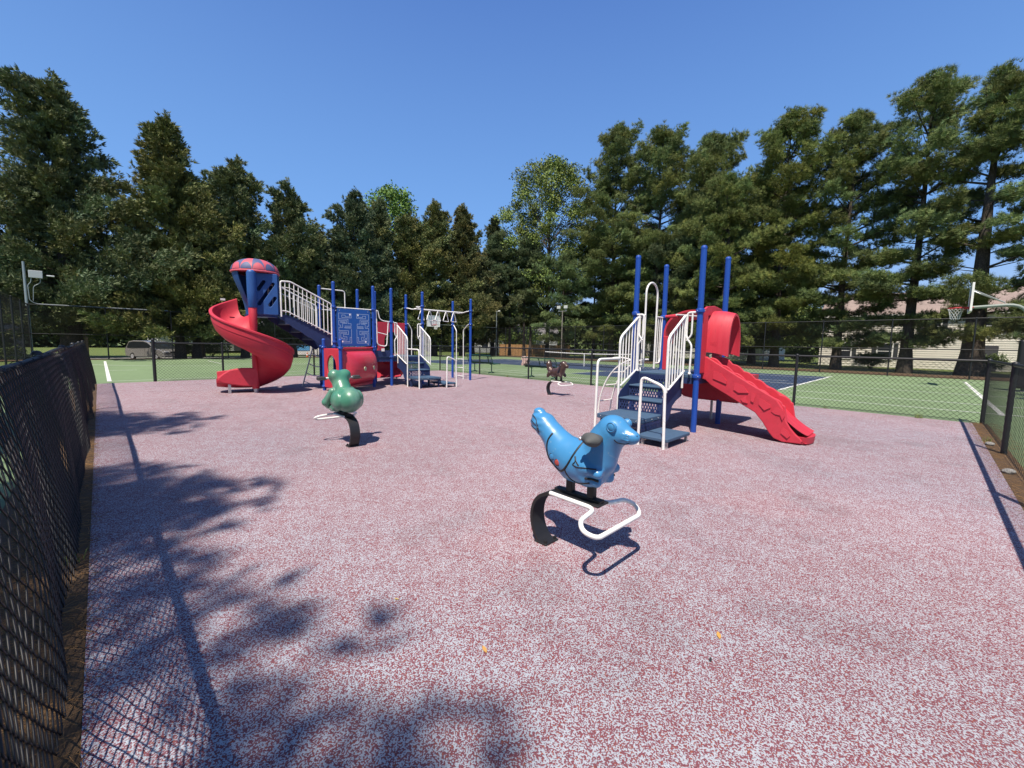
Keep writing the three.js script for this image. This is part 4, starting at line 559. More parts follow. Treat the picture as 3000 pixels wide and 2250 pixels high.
{ // blue seal
  const main = chainSdf([[-0.056, 0.900, 0.036, 1.05], [-0.050, 0.835, 0.048, 1.05], [0.00, 0.825, 0.066, 1.0], [0.085, 0.755, 0.072, 1.05], [0.165, 0.675, 0.106, 0.92], [0.27, 0.628, 0.128, 0.88], [0.38, 0.628, 0.130, 0.88], [0.446, 0.69, 0.102, 0.92], [0.482, 0.79, 0.094, 0.95], [0.534, 0.864, 0.097, 0.98]], 0.05);
  const seal = (x, y, z) => { let d = main(x, y, z); d = smin(d, cap(x, y, z, [0, 0.862, 0.56], [0, 0.845, 0.655], 0.068, 0.042), 0.04); d = smin(d, cap(x, y, z, [0, 0.85, 0.65], [0, 0.848, 0.675], 0.040, 0.030), 0.02);
    const ax = Math.abs(x); d = smin(d, cap(ax, y, z, [0.095, 0.64, 0.40], [0.098, 0.612, 0.500], 0.036, 0.030), 0.035); d = smin(d, cap(ax, y, z, [0.06, 0.55, 0.40], [0.07, 0.548, 0.48], 0.045, 0.03), 0.025);
    d = smin(d, ell(ax, y, z, [0.083, 0.905, 0.575], [0.018, 0.030, 0.030]), 0.006); // eye bump
    for (let k = 0; k < 3; k++) { const q = cap(ax, y, z, [0.05 + 0.0, 0.868 - k * 0.013, 0.615], [0.047, 0.862 - k * 0.014, 0.66], 0.008, 0.006); d = smin(d, q, 0.006); }
    // fluted tail
    if (z < 0.06 && y > 0.72) d += 0.0022 * Math.cos((y - 0.74) * 2 * PI / 0.040) * clamp((0.05 - z) / 0.06, 0, 1) * clamp((y - 0.72) / 0.04, 0, 1); return d; };
  const base = [0.050, 0.225, 0.46];
  rider('seal_rider', 'blue seal rider with grey hand grips and white foot bar in the foreground', [2.15, 0, -1.83], 0, seal, V(-0.30, 0.44, -0.16), V(0.30, 1.00, 0.76), 104, (x, y, z) => { const k = 0.93 + 0.14 * fbm(z * 12 + x * 7, y * 12, 61); const sc = vnoise(z * 60, y * 60 + x * 30, 62) > 0.955 && y > 0.6 ? 1 : 0; return sc ? [0.13, 0.27, 0.43] : [base[0] * k, base[1] * k, base[2] * k]; }, M.seal, (t, surf, body) => {
    const line = (pts, r = 0.0052, nm = 'painted_outline', mat = M.black) => { for (const s of [-1, 1]) { const c = new THREE.CatmullRomCurve3(pts.map(p => V(0, p[1], p[0]))); const q = c.getPoints(pts.length * 7).map(p => V(s * (surf(p.z, p.y, s) - 0.001), p.y, p.z)).filter(p => Math.abs(p.x) > 0.004); part(nm, tube(q, r, 6), mat, body); } };
    line([[0.125, 0.79], [0.105, 0.74], [0.105, 0.68], [0.135, 0.62], [0.19, 0.58], [0.235, 0.572], [0.275, 0.60], [0.315, 0.66], [0.345, 0.74], [0.36, 0.79]], 0.0078); line([[0.272, 0.595], [0.30, 0.535], [0.345, 0.515], [0.40, 0.53], [0.45, 0.545]], 0.0065); line([[0.39, 0.645], [0.36, 0.665], [0.345, 0.69], [0.355, 0.66], [0.34, 0.64], [0.37, 0.632], [0.42, 0.638], [0.50, 0.642]], 0.0052); line([[0.42, 0.57], [0.47, 0.572], [0.50, 0.565]], 0.009);
    line([[0.588, 0.832], [0.60, 0.815], [0.63, 0.808], [0.662, 0.818]], 0.004); for (let k = 0; k < 3; k++) line([[-0.078, 0.885 - k * 0.036], [-0.04, 0.872 - k * 0.034], [-0.005, 0.84 - k * 0.026], [0.012, 0.80 - k * 0.016]], 0.0042); line([[-0.09, 0.86], [-0.04, 0.85]], 0.002); line([[0.622, 0.878], [0.645, 0.872], [0.655, 0.86]], 0.0022, 'whisker_line', M.sealPlain); line([[0.612, 0.868], [0.63, 0.85], [0.655, 0.846]], 0.0022, 'whisker_line', M.sealPlain);
    for (const s of [-1, 1]) {
      const ex = surf(0.575, 0.905, s); part('eye', new THREE.TorusGeometry(0.026, 0.0036, 8, 22).rotateY(PI / 2).translate(s * (ex - 0.006), 0.905, 0.575), M.sealPlain, body);
      for (const [f, y, m] of [[0.158, 0.648, M.sealPlain], [0.208, 0.622, M.redDot]]) { const bx_ = surf(f, y, s); part('button', new THREE.SphereGeometry(0.021, 12, 8).scale(0.35, 1, 1).translate(s * (bx_ + 0.001), y, f), m, body); part('button_ring', new THREE.TorusGeometry(0.021, 0.0028, 6, 18).rotateY(PI / 2).translate(s * (bx_ + 0.001), y, f), M.black, body); }
      const hx = surf(0.46, 0.82, s), gf = 0.07, gy = 0.018; const grip = part('hand_grip', [blob((x, y, z) => { let d = ell(x, y, z, [s * (hx + 0.075), 0.812 + gy, 0.445 + gf], [0.075, 0.031, 0.038]); d = smin(d, ell(x, y, z, [s * (hx + 0.085), 0.815 + gy, 0.43 + gf], [0.03, 0.040, 0.062]), 0.02); d = smin(d, cap(x, y, z, [s * hx, 0.808 + gy, 0.41 + gf], [s * (hx + 0.05), 0.81 + gy, 0.43 + gf], 0.022, 0.026), 0.02); return d; }, V(s < 0 ? -hx - 0.19 : hx - 0.04, 0.75 + gy, 0.33 + gf), V(s < 0 ? -hx + 0.04 : hx + 0.19, 0.88 + gy, 0.55 + gf), 44)], M.handleGrey, t); part('bolt', [new THREE.SphereGeometry(0.012, 10, 8).translate(s * (hx + 0.10), 0.812 + gy, 0.368 + gf), cyl(0.015, 0.015, 0.02, s * (hx + 0.085), 0.812 + gy, 0.372 + gf, 10)], M.bolt, grip);
      part('nostril', new THREE.SphereGeometry(0.006, 8, 6).translate(s * 0.014, 0.862, 0.697), std([0.02, 0.06, 0.14]), body);
    }
  });
}
{ // green frog, seen from behind
  const frog = (x, y, z) => { const ax = Math.abs(x); let d = ell(x, y, z, [0, 0.605, 0.10], [0.150, 0.165, 0.185]); d = smin(d, cap(x, y, z, [0, 0.64, 0.24], [0, 0.84, 0.40], 0.118, 0.106), 0.05); d = smin(d, ell(x, y, z, [0, 0.890, 0.415], [0.138, 0.086, 0.11]), 0.04); d = smin(d, ell(ax, y, z, [0.074, 0.926, 0.40], [0.068, 0.062, 0.074]), 0.035);
    d = smin(d, cap(ax, y, z, [0.12, 0.70, 0.33], [0.185, 0.555, 0.41], 0.055, 0.047), 0.012); d = smin(d, cap(ax, y, z, [0.185, 0.555, 0.41], [0.14, 0.50, 0.44], 0.05, 0.04), 0.02);
    d = smin(d, ell(ax, y, z, [0.135, 0.60, 0.17], [0.066, 0.125, 0.135]), 0.006); d = smin(d, cap(ax, y, z, [0.13, 0.50, 0.22], [0.12, 0.475, 0.36], 0.055, 0.042), 0.006); d = smin(d, ell(x, y, z, [0, 0.50, 0.24], [0.12, 0.055, 0.20]), 0.03); return d; };
  rider('frog_rider', 'faded green frog rider with black hand grips, seen from behind', [2.28, 0, -5.2], PI, frog, V(-0.30, 0.40, -0.14), V(0.30, 1.05, 0.58), 100, (x, y, z) => { const w = clamp((fbm(x * 9 + 3, z * 9, 64) - 0.42) * 3.2, 0, 1) * (vnoise(x * 40, y * 40 + z * 40, 65) * 0.5 + 0.5); const k = 0.9 + 0.2 * fbm(x * 14, y * 14 + z * 5, 66); return [lerp(0.052, 0.22, w * 0.6) * k, lerp(0.20, 0.33, w * 0.6) * k, lerp(0.13, 0.26, w * 0.6) * k]; }, M.seal, (t, surf, body) => {
    for (const s of [-1, 1]) { const g = part('hand_grip', [bx(0.11, 0.052, 0.075, s * 0.235, 0.875, 0.42, 0.022, 4), bx(0.12, 0.014, 0.05, s * 0.235, 0.865, 0.385, 0.006)], M.handleBlack, t); part('grip_rod', bar(V(s * 0.10, 0.875, 0.42), V(s * 0.20, 0.875, 0.42), 0.013), M.white, g); }
    for (const s of [-1, 1]) part('crease_line', tube([[0.075, 0.715, 0.25], [0.095, 0.70, 0.235], [0.105, 0.685, 0.235], [0.10, 0.672, 0.25]].map(p => V(s * p[0] * 1.12, p[1] + 0.004, p[2] + 0.012)), 0.0045, 6), M.black, body);
  });
}
{ // brown animal with worn patches
  const main = chainSdf([[-0.04, 0.90, 0.045, 1.2], [-0.035, 0.83, 0.066, 1.1], [-0.01, 0.72, 0.068, 1.1], [0.08, 0.63, 0.100, 1.05], [0.22, 0.625, 0.115, 1.05], [0.36, 0.66, 0.115, 1.05], [0.43, 0.76, 0.092, 1.0], [0.465, 0.845, 0.080, 1.0]], 0.04);
  const hr = (x, y, z) => { const ax = Math.abs(x); let d = main(x, y, z); d = smin(d, cap(x, y, z, [0, 0.87, 0.47], [0, 0.80, 0.575], 0.072, 0.05), 0.04); d = smin(d, cap(ax, y, z, [0.09, 0.62, 0.38], [0.10, 0.54, 0.45], 0.055, 0.035), 0.02); d = smin(d, cap(ax, y, z, [0.09, 0.60, 0.06], [0.10, 0.52, 0.02], 0.06, 0.04), 0.02); return d; };
  rider('pony_rider', 'brown animal rider with worn pale patches on its back near the benches', [8.73, 0, -7.3], 0, hr, V(-0.25, 0.42, -0.16), V(0.25, 1.02, 0.68), 84, (x, y, z) => { const w = fbm(x * 14 + 2, z * 12, 67) > 0.58 && y > 0.66 && z > 0.05 ? 1 : 0; const k = 0.85 + 0.3 * fbm(x * 16, y * 16 + z * 6, 68); return w ? [0.32 * k, 0.22 * k, 0.165 * k] : [0.050 * k, 0.025 * k, 0.018 * k]; }, M.seal, (t, surf, body) => {
    for (const s of [-1, 1]) { const g = part('hand_grip', [bx(0.10, 0.03, 0.05, s * 0.19, 0.83, 0.44, 0.012, 3)], M.handleBlack, t); part('grip_rod', bar(V(s * 0.05, 0.83, 0.44), V(s * 0.17, 0.83, 0.44), 0.012), M.galv, g); }
    part('mane_ridge', [tube([V(0, 0.90, 0.38), V(0, 0.84, 0.35), V(0, 0.76, 0.315), V(0, 0.70, 0.27)], u => 0.02, 8)], std([0.035, 0.02, 0.016]), body);
  });
}

// ------------------------------------------------------------------ benches, net, hoops, poles
function bench(X, Z, label) { // faces +X (away from the yard), long axis along Z
  const t = thing('park_bench', label, 'bench', [X, -0.016, -Z]); const L = 1.75;
  const meshPanel = (pts) => { const g = []; const n = 9, m = 26; for (let i = 0; i <= n; i++) { const f = i / n * (pts.length - 1), k = Math.min(pts.length - 2, Math.floor(f)), p = pts[k].clone().lerp(pts[k + 1], f - k); g.push(bar(V(p.x, p.y, -L / 2), V(p.x, p.y, L / 2), 0.004, 4)); } for (let j = 0; j <= m; j++) { const z = -L / 2 + L * j / m; g.push(tube(pts.map(p => V(p.x, p.y, z)), 0.004, 4, false)); } return g; };
  const seat = [V(0.46, 0.44, 0), V(0.40, 0.455, 0), V(0.2, 0.44, 0), V(0.06, 0.435, 0), V(0.0, 0.46, 0)], back = [V(-0.02, 0.50, 0), V(-0.05, 0.60, 0), V(-0.09, 0.72, 0), V(-0.15, 0.82, 0), V(-0.18, 0.835, 0)];
  part('seat_mesh', meshPanel(seat), M.benchGreen, t).userData.kind = 'stuff'; part('back_mesh', meshPanel(back), M.benchGreen, t).userData.kind = 'stuff';
  for (const p of [seat, back]) for (const e of [0, p.length - 1]) part('edge_rail', bar(V(p[e].x, p[e].y, -L / 2), V(p[e].x, p[e].y, L / 2), 0.022, 8), M.benchGreen, t);
  for (const p of [seat, back]) for (const z of [-L / 2, 0, L / 2]) part('frame_bar', tube(p.map(q => V(q.x, q.y, z)), 0.019, 6), M.benchGreen, t);
  for (const z of [-0.62, 0.62]) part('leg', [tube(fillet([V(0.36, 0.44, z), V(0.05, 0.42, z), V(-0.04, 0.52, z), V(-0.11, 0.78, z)], 0.06), 0.024, 8), pipe([V(0.15, 0.42, z), V(0.15, 0.06, z), V(0.32, 0.02, z)], 0.024, 0.06), pipe([V(0.15, 0.06, z), V(-0.05, 0.02, z)], 0.024, 0.06)], M.benchGreen, t);
  return t;
}
bench(12.85, 15.05, 'dark green mesh bench behind the overhead ladder'); bench(12.78, 11.2, 'dark green mesh bench with a jacket hung over its back');
solo('jacket', [blob((x, y, z) => { const n = 0.018 * (vnoise(z * 14, y * 12, 5) - 0.5) + 0.012 * Math.sin(z * 40 + y * 9); const arch = Math.abs(Math.hypot(x * 1.0, Math.max(0, y - 0.70)) - 0.055 - 0.03 * clamp((0.7 - y) / 0.25, 0, 1)) - 0.018; return Math.max(arch + n, Math.abs(z) - 0.16 - 0.03 * Math.sin(y * 20), 0.44 - y + 0.06 * Math.sin(z * 15)); }, V(-0.16, 0.38, -0.24), V(0.16, 0.80, 0.24), 60)], std([0.42, 0.30, 0.27], { roughness: 0.95 }), 'pale pink patterned jacket draped over the bench end', 'jacket', [12.66, 0.085, -11.92]);
{
  const t = thing('court_net', 'low sports net with white top band behind the benches', 'net', [22.5, -0.016, -15.92]); const hw = 3.36, top = z => 0.86 + 0.055 * Math.pow(Math.abs(z) / hw, 2);
  for (const s of [-1, 1]) part('net_post', [cyl(0.035, 0.035, 0.97, 0, 0.485, s * (hw + 0.04), 12)], M.black, t);
  part('top_band', [grid(24, 2, (u, v) => { const z = lerp(-hw, hw, u); return V(0.012 * (v === 0.5 ? 1 : 0) + 0.012, top(z) - 0.055 * v, z); }), grid(24, 2, (u, v) => { const z = lerp(-hw, hw, u); return V(-0.012, top(z) - 0.055 * v, z); }, true), grid(24, 1, (u, v) => { const z = lerp(-hw, hw, u); return V(lerp(-0.012, 0.012, v), top(z), z); })], std([0.72, 0.70, 0.66], { roughness: 0.8, side: THREE.DoubleSide }), t);
  part('center_strap', bx(0.03, 0.83, 0.05, 0, 0.42, 0), std([0.75, 0.75, 0.72]), t);
  const g = []; for (let k = 0; k < 150; k++) { const z = lerp(-hw, hw, k / 149); g.push(tube([V(0, 0.04, z), V(0, top(z) - 0.04, z)], 0.0028, 3, false)); } for (let k = 0; k < 18; k++) { const y = 0.05 + k * 0.044; g.push(tube(Array.from({ length: 13 }, (_, i) => { const z = lerp(-hw, hw, i / 12); return V(0, Math.min(y, top(z) - 0.05), z); }), 0.0028, 3, false)); } part('net_mesh', g, M.black, t).userData.kind = 'stuff';
  part('bottom_tape', bx(0.02, 0.03, 2 * hw, 0, 0.035, 0), M.black, t);
}
function hoop(X, Z, face, label, arm) { // rim centre at X,Z; face: +1 the board stands at larger Z, looking towards smaller Z
  const t = thing('basketball_hoop', label, 'basketball hoop', [X, -0.016, -(Z + face * 1.75)]); const zr = face * 1.75, zb = zr - face * 0.36; // three z of rim and board, board behind the rim
  const board = part('backboard', [bx(arm ? 1.4 : 1.38, arm ? 0.98 : 1.05, 0.035, 0, 3.40, zb, 0.01)], arm ? phy([0.55, 0.62, 0.62], { roughness: 0.3 }) : std([0.80, 0.80, 0.78], { roughness: 0.6 }), t); const bw = arm ? 0.71 : 0.69;
  part('board_frame', [bx(2 * bw + 0.02, 0.05, 0.06, 0, 3.9, zb), bx(2 * bw + 0.02, 0.05, 0.06, 0, 2.9, zb), bx(0.05, 1.0, 0.06, bw, 3.4, zb), bx(0.05, 1.0, 0.06, -bw, 3.4, zb)], M.white, board);
  const rd = std([0.36, 0.05, 0.04], { roughness: 0.5 }), yb = 3.22, q = 0.02, zf = zb + face * 0.022; part('target_square', [bx(0.60, 0.045, 0.004, 0, yb + 0.22, zf), bx(0.60, 0.045, 0.004, 0, yb - 0.22, zf), bx(0.045, 0.44, 0.004, 0.28, yb, zf), bx(0.045, 0.44, 0.004, -0.28, yb, zf)], rd, board);
  const rim = part('rim', [new THREE.TorusGeometry(0.228, 0.012, 8, 28).rotateX(PI / 2).translate(0, 3.05, zr), bx(0.16, 0.07, 0.16, 0, 3.045, (zr + zb) / 2 - face * 0.07, 0.01), ...(arm ? [bx(0.30, 0.05, 0.5, 0, 3.06, (zr + zb) / 2 - face * 0.02, 0.01)] : [])], std([0.42, 0.02, 0.03], { roughness: 0.5 }), t);
  const net = []; for (let k = 0; k < 12; k++) for (const s of [-1, 1]) net.push(tube(Array.from({ length: 7 }, (_, i) => { const u = i / 6, a = (k / 12) * 2 * PI + s * u * 1.3, r = lerp(0.225, 0.12, Math.pow(u, 0.7)); return V(r * Math.cos(a), 3.04 - 0.42 * u, zr + r * Math.sin(a)); }), 0.006, 4, false)); part('net', net, M.white, rim).userData.kind = 'stuff';
  part('pole', [pipe(arm ? [V(0, 0, -face * 0.15), V(0, 2.2, -face * 0.15), V(0, 3.13, face * 0.05), V(0, 3.06, zb - face * 0.05)] : [V(0, 0, -face * 0.2), V(0, 2.2, -face * 0.2), V(0, 3.1, face * 0.3), V(0, 3.15, zb - face * 0.04)], arm ? 0.058 : 0.06, arm ? 0.9 : 0.5, 14)], arm ? std([0.20, 0.24, 0.22], { roughness: 0.5 }) : M.galv, t);
  part('board_brace', [bar(V(0.2, 3.7, zb - face * 0.03), V(0, 3.2, zb - face * 0.85), 0.022), bar(V(-0.2, 3.7, zb - face * 0.03), V(0, 3.2, zb - face * 0.85), 0.022)], M.galv, t);
  if (arm) part('pole_padding', [bx(0.42, 1.75, 0.46, 0, 0.98, -face * 0.15, 0.08)], M.black, t);
  return t;
}
hoop(22.47, 32.85, 1, 'white backboard with red rim square seen through the overhead ladder', false);
hoop(23.5, -0.58, -1, 'basketball hoop on a curved grey pole at the right edge of the photo', true);
{ // light poles on the fence
  const a = thing('light_pole', 'grey light pole with junction box rising from the left fence corner', 'light pole', [-2.72, -0.016, -35.2]);
  part('pole', [cyl(0.055, 0.07, 2.4, 0, 4.2, 0, 12), cyl(0.045, 0.045, 3.1, 0.04, 1.55, 0.02, 10)], M.greyPole, a); part('junction_box', bx(0.52, 0.40, 0.16, 0.42, 4.75, 0.12, 0.02), std([0.42, 0.45, 0.46], { roughness: 0.5 }), a);
  const h = part('lamp_head', [bx(0.30, 0.06, 0.22, 0.84, 4.74, 0.18, 0.02)], std([0.72, 0.74, 0.75], { roughness: 0.4 }), a); h.rotation.z = -0.03;
  part('conduit', [pipe([V(0.25, 4.55, 0.14), V(0.22, 4.3, 0.12), V(0.10, 4.15, 0.1), V(0.12, 3.3, 0.08), V(0.35, 3.14, 0.05), V(6, 3.14, 0.03)], 0.022, 0.12, 8), pipe([V(0.58, 4.55, 0.14), V(0.58, 4.3, 0.12), V(0.30, 4.1, 0.1), V(0.25, 3.3, 0.08)], 0.018, 0.12, 8)], M.greyPole, a);
  const b = thing('light_pole', 'thin light pole with white lamp head at the far corner of the tall fence', 'light pole', [30.9, -0.016, -33.6]); part('pole', cyl(0.04, 0.05, 5.0, 0, 2.5, 0, 10), M.greyPole, b); part('lamp_head', bx(0.16, 0.12, 0.45, 0, 4.9, 0.3, 0.03), std([0.75, 0.76, 0.74]), b); part('conduit', pipe([V(0.05, 4.6, 0), V(0.05, 3.2, 0), V(-0.1, 3.12, 0.03), V(-9, 3.12, 0.03)].map(p => p), 0.022, 0.1, 8), M.greyPole, b);
  const c = thing('light_pole', 'light pole with twin floodlights among the pines behind the net', 'light pole', [31.4, -0.03, -24.9]); part('pole', cyl(0.045, 0.06, 4.6, 0, 2.3, 0, 10), std([0.22, 0.20, 0.17], { roughness: 0.8 }), c); for (const s of [-1, 1]) part('floodlight', [bx(0.12, 0.28, 0.40, -0.06, 4.95, s * 0.42, 0.03), bx(0.05, 0.3, 0.05, 0, 4.72, s * 0.42)], std([0.5, 0.52, 0.5], { roughness: 0.35 }), c); part('cross_arm', bx(0.06, 0.06, 1.0, 0, 4.58, 0), M.galv, c);
}

// ------------------------------------------------------------------ vehicles and houses beyond the trees
function vehicle(name, label, cat, pos, turn, paint, o) { // forward +x, width z
  const t = thing(name, label, cat, pos, turn); const W = o.w / 2; const glassM = phy([0.015, 0.018, 0.02], { roughness: 0.08, clearcoat: 1 });
  const taper = (g, y0, y1, k) => { const p = g.attributes.position; for (let i = 0; i < p.count; i++) { const y = p.getY(i); if (y > y0) p.setZ(i, p.getZ(i) * lerp(1, k, (y - y0) / (y1 - y0))); } g.computeVertexNormals(); return g; };
  const body = taper(ext(o.prof, o.w, 0.06).translate(0, 0, -W), o.belt, o.h, 0.84); part('body', [body], paint, t);
  const gl = taper(ext(o.glass, o.w + 0.02, 0.01).translate(0, 0, -W - 0.01), o.belt, o.h, 0.845); part('side_window', [gl], glassM, t);
  const ws = o.shield; part('windscreen', [grid(4, 4, (u, v) => { const x = lerp(ws[0][0], ws[1][0], v) + 0.02, y = lerp(ws[0][1], ws[1][1], v), w = (W - 0.08) * lerp(1, 0.84, clamp((y - o.belt) / (o.h - o.belt), 0, 1)); return V(x + 0.05 * (1 - (2 * u - 1) ** 2), y, lerp(-w, w, u)); }, true)], phy([0.02, 0.025, 0.03], { roughness: 0.06, clearcoat: 1, side: THREE.DoubleSide }), t);
  for (const x of o.wheels) for (const s of [-1, 1]) { const w = part('wheel', new THREE.TorusGeometry(0.26, 0.085, 10, 24).translate(x, 0.335, s * (W - 0.07)), std([0.012, 0.012, 0.012], { roughness: 0.9 }), t); part('rim', [cyl(0.20, 0.20, 0.05, 0, 0, 0, 16).rotateX(PI / 2).translate(x, 0.335, s * (W - 0.02))], std([0.6, 0.6, 0.62], { metalness: 0.6, roughness: 0.35 }), w); }
  for (const s of [-1, 1]) { part('headlight', bx(0.10, 0.16, 0.30, o.nose - 0.06, o.hl, s * (W - 0.26), 0.04), phy([0.55, 0.57, 0.6], { roughness: 0.1 }), t); part('mirror', bx(0.10, 0.15, 0.20, o.mir[0], o.mir[1], s * (W + 0.06), 0.04), paint, t); part('door_seam', bx(0.008, 0.9, 0.006, o.mir[0] - 0.95, 0.75, s * (W + 0.001)), M.black, t); }
  part('grille', bx(0.05, 0.16, 0.9, o.nose - 0.01, o.hl - 0.02, 0, 0.02), M.black, t); part('bumper', bx(0.12, 0.22, o.w - 0.06, o.nose - 0.03, 0.42, 0, 0.05), paint, t); part('number_plate', bx(0.02, 0.14, 0.34, o.nose + 0.035, 0.44, 0), std([0.7, 0.7, 0.66]), t);
  return t;
}
const tY = terrainY(4, 49) + 0.03;
vehicle('minivan', 'silver minivan parked on the street behind the left trees', 'minivan', [3.6, tY, -49.6], -62 * D2R, phy([0.30, 0.29, 0.27], { metalness: 0.4, roughness: 0.3, clearcoat: 0.8, clearcoatRoughness: 0.1 }), { w: 1.95, h: 1.75, belt: 1.05, nose: 2.5, hl: 0.78, mir: [1.05, 1.12], wheels: [-1.55, 1.5], prof: [[-2.45, 0.35], [-2.5, 0.8], [-2.42, 1.1], [-2.15, 1.66], [-1.6, 1.75], [-0.2, 1.74], [0.35, 1.64], [1.45, 1.05], [2.2, 0.92], [2.45, 0.75], [2.5, 0.38], [1.9, 0.30], [1.1, 0.30], [-1.1, 0.30], [-2.0, 0.30]], glass: [[-2.22, 1.12], [-2.05, 1.58], [-1.5, 1.66], [-0.2, 1.65], [0.3, 1.56], [1.15, 1.12]], shield: [[1.47, 1.04], [0.40, 1.66]] });
{ const t = vehicle('work_van', 'white work van with blue side panel on the far street', 'van', [17.2, tY, -50.5], -20 * D2R, phy([0.72, 0.72, 0.70], { roughness: 0.35, clearcoat: 0.5 }), { w: 2.0, h: 2.2, belt: 1.15, nose: 2.6, hl: 0.85, mir: [1.4, 1.25], wheels: [-1.6, 1.65], prof: [[-2.6, 0.35], [-2.62, 2.05], [-2.5, 2.2], [0.8, 2.2], [1.05, 2.1], [1.6, 1.25], [2.4, 1.1], [2.6, 0.9], [2.62, 0.38], [-2.2, 0.32]], glass: [[0.2, 1.25], [0.2, 1.95], [0.9, 1.95], [1.35, 1.25]], shield: [[1.62, 1.25], [1.06, 2.08]] }); part('side_panel', [bx(2.3, 0.95, 0.02, -1.15, 1.35, 1.005), bx(0.9, 0.3, 0.024, -0.7, 1.62, 1.008)], std([0.10, 0.36, 0.68]), t); }
function cone(X, Z, label) { const t = thing('traffic_cone', label, 'traffic cone', [X, tY, -Z]); part('cone_body', lathe([[0.0001, 0.72], [0.03, 0.72], [0.16, 0.04], [0.0001, 0.04]], 16), std([0.75, 0.12, 0.02], { roughness: 0.6 }), t); part('cone_base', bx(0.36, 0.04, 0.36, 0, 0.02, 0, 0.01), std([0.6, 0.1, 0.02]), t); part('reflective_band', lathe([[0.068, 0.53], [0.098, 0.40]], 16), std([0.8, 0.8, 0.8]), t); }
cone(16.0, 47.8, 'left of two orange traffic cones beside the white van'); cone(16.6, 47.4, 'right of two orange traffic cones beside the white van');

function house(label, [x, y, z], turn, W, D, H, o) { // front faces +z
  const t = thing('house', label, 'house', [x, y, z], turn); const wallM = std(o.wall, { roughness: 0.8 }), trim = std([0.75, 0.75, 0.73]), glass = phy([0.02, 0.025, 0.03], { roughness: 0.08 }), dark = std(o.roof, { roughness: 0.9, map: asphTex });
  part('wall', [bx(W, H, D, 0, H / 2, 0)], wallM, t);
  const gv = new THREE.Shape([new THREE.Vector2(-D / 2, 0), new THREE.Vector2(D / 2, 0), new THREE.Vector2(0, o.rise)]); const gb = new THREE.ExtrudeGeometry(gv, { depth: W - 0.02, bevelEnabled: false }).rotateY(PI / 2).translate(-W / 2 + 0.01, H, 0); part('gable', [gb], wallM, t);
  const sid = []; for (let yy = 0.25; yy < H; yy += 0.19) sid.push(bx(W + 0.06, 0.03, D + 0.06, 0, yy, 0)); part('siding', sid, std(o.wall.map(v => v * 0.96), { roughness: 0.85 }), t).userData.kind = 'stuff';
  const sl = Math.atan2(o.rise, D / 2), ln = Math.hypot(o.rise, D / 2) + 0.45; const roof = part('roof', [1, -1].map(s => bx(W + 0.6, 0.12, ln, 0, 0, 0).applyMatrix4(new THREE.Matrix4().makeRotationX(s * sl)).translate(0, H + o.rise / 2 - 0.1 + 0.06, s * (D / 4 + 0.12))), dark, t);
  if (o.chimney) part('chimney', bx(0.7, 1.4, 0.6, W * 0.2, H + o.rise + 0.2, -0.5), std([0.22, 0.10, 0.07], { roughness: 0.9 }), roof);
  part('eave_board', bx(W + 0.56, 0.16, 0.04, 0, H - 0.06, D / 2 + 0.40), trim, t);
  for (const [cx, cy, w, h, side] of o.win) { const f = side === 'L' ? (g => g.rotateY(-PI / 2).translate(-W / 2 - 0.04, cy, cx)) : side === 'R' ? (g => g.rotateY(PI / 2).translate(W / 2 + 0.04, cy, cx)) : (g => g.translate(cx, cy, D / 2 + 0.04)); const wn = part('window', [f(bx(w + 0.2, 0.10, 0.07, 0, h / 2 + 0.05, 0)), f(bx(w + 0.2, 0.12, 0.10, 0, -h / 2 - 0.06, 0)), f(bx(0.10, h, 0.07, w / 2 + 0.05, 0, 0)), f(bx(0.10, h, 0.07, -w / 2 - 0.05, 0, 0)), f(bx(w, 0.05, 0.06, 0, 0, 0))], trim, t); part('pane', [f(bx(w, h, 0.02, 0, 0, -0.005))], glass, wn); if (o.shut) for (const s of [-1, 1]) part('shutter', [f(bx(w * 0.32, h + 0.1, 0.04, s * (w / 2 + 0.1 + w * 0.17), 0, 0.005))], std(o.shut), wn); }
  if (o.door) { const d = part('door', bx(0.95, 2.05, 0.06, o.door, 1.05, D / 2 + 0.05), std(o.doorC || [0.05, 0.05, 0.06]), t); part('handle', new THREE.SphereGeometry(0.04, 8, 6).translate(o.door + 0.38, 1.0, D / 2 + 0.1), M.bolt, d); }
  return t;
}
house('two storey white clapboard house behind the pines at the right edge', [57, -0.2, 3], -PI / 2, 22, 9, 4.9, { wall: [0.78, 0.75, 0.68], roof: [1.6, 1.25, 1.05], rise: 2.3, chimney: 1, shut: [0.03, 0.035, 0.04], win: [[-9.0, 1.5, 1.0, 1.4], [-6, 1.5, 1.0, 1.4], [-3, 3.75, 1.0, 1.2], [0.5, 3.75, 1.0, 1.2], [3.5, 1.4, 1.0, 1.4], [3.8, 3.75, 1.1, 1.2], [8, 1.4, 1.6, 1.4], [8, 3.75, 1.1, 1.2]], door: 0.5 });
house('low white ranch house behind the silver minivan', [13.5, -0.3, -74], 0.06, 17, 8, 2.9, { wall: [0.66, 0.66, 0.64], roof: [1.4, 1.4, 1.4], rise: 1.6, win: [[-6, 1.6, 1.5, 1.2], [-2.2, 1.6, 1.5, 1.2], [2.5, 1.6, 1.9, 1.3], [6.3, 1.6, 1.3, 1.2]], door: 0.3 });
house('white house behind the work van on the far street', [27, -0.3, -76], -0.1, 14, 8, 3.0, { wall: [0.64, 0.64, 0.62], roof: [1.2, 1.15, 1.1], rise: 1.8, win: [[-4, 1.6, 1.4, 1.2], [1.5, 1.6, 1.4, 1.2], [4.5, 1.6, 1.2, 1.2]], door: -1.5 });
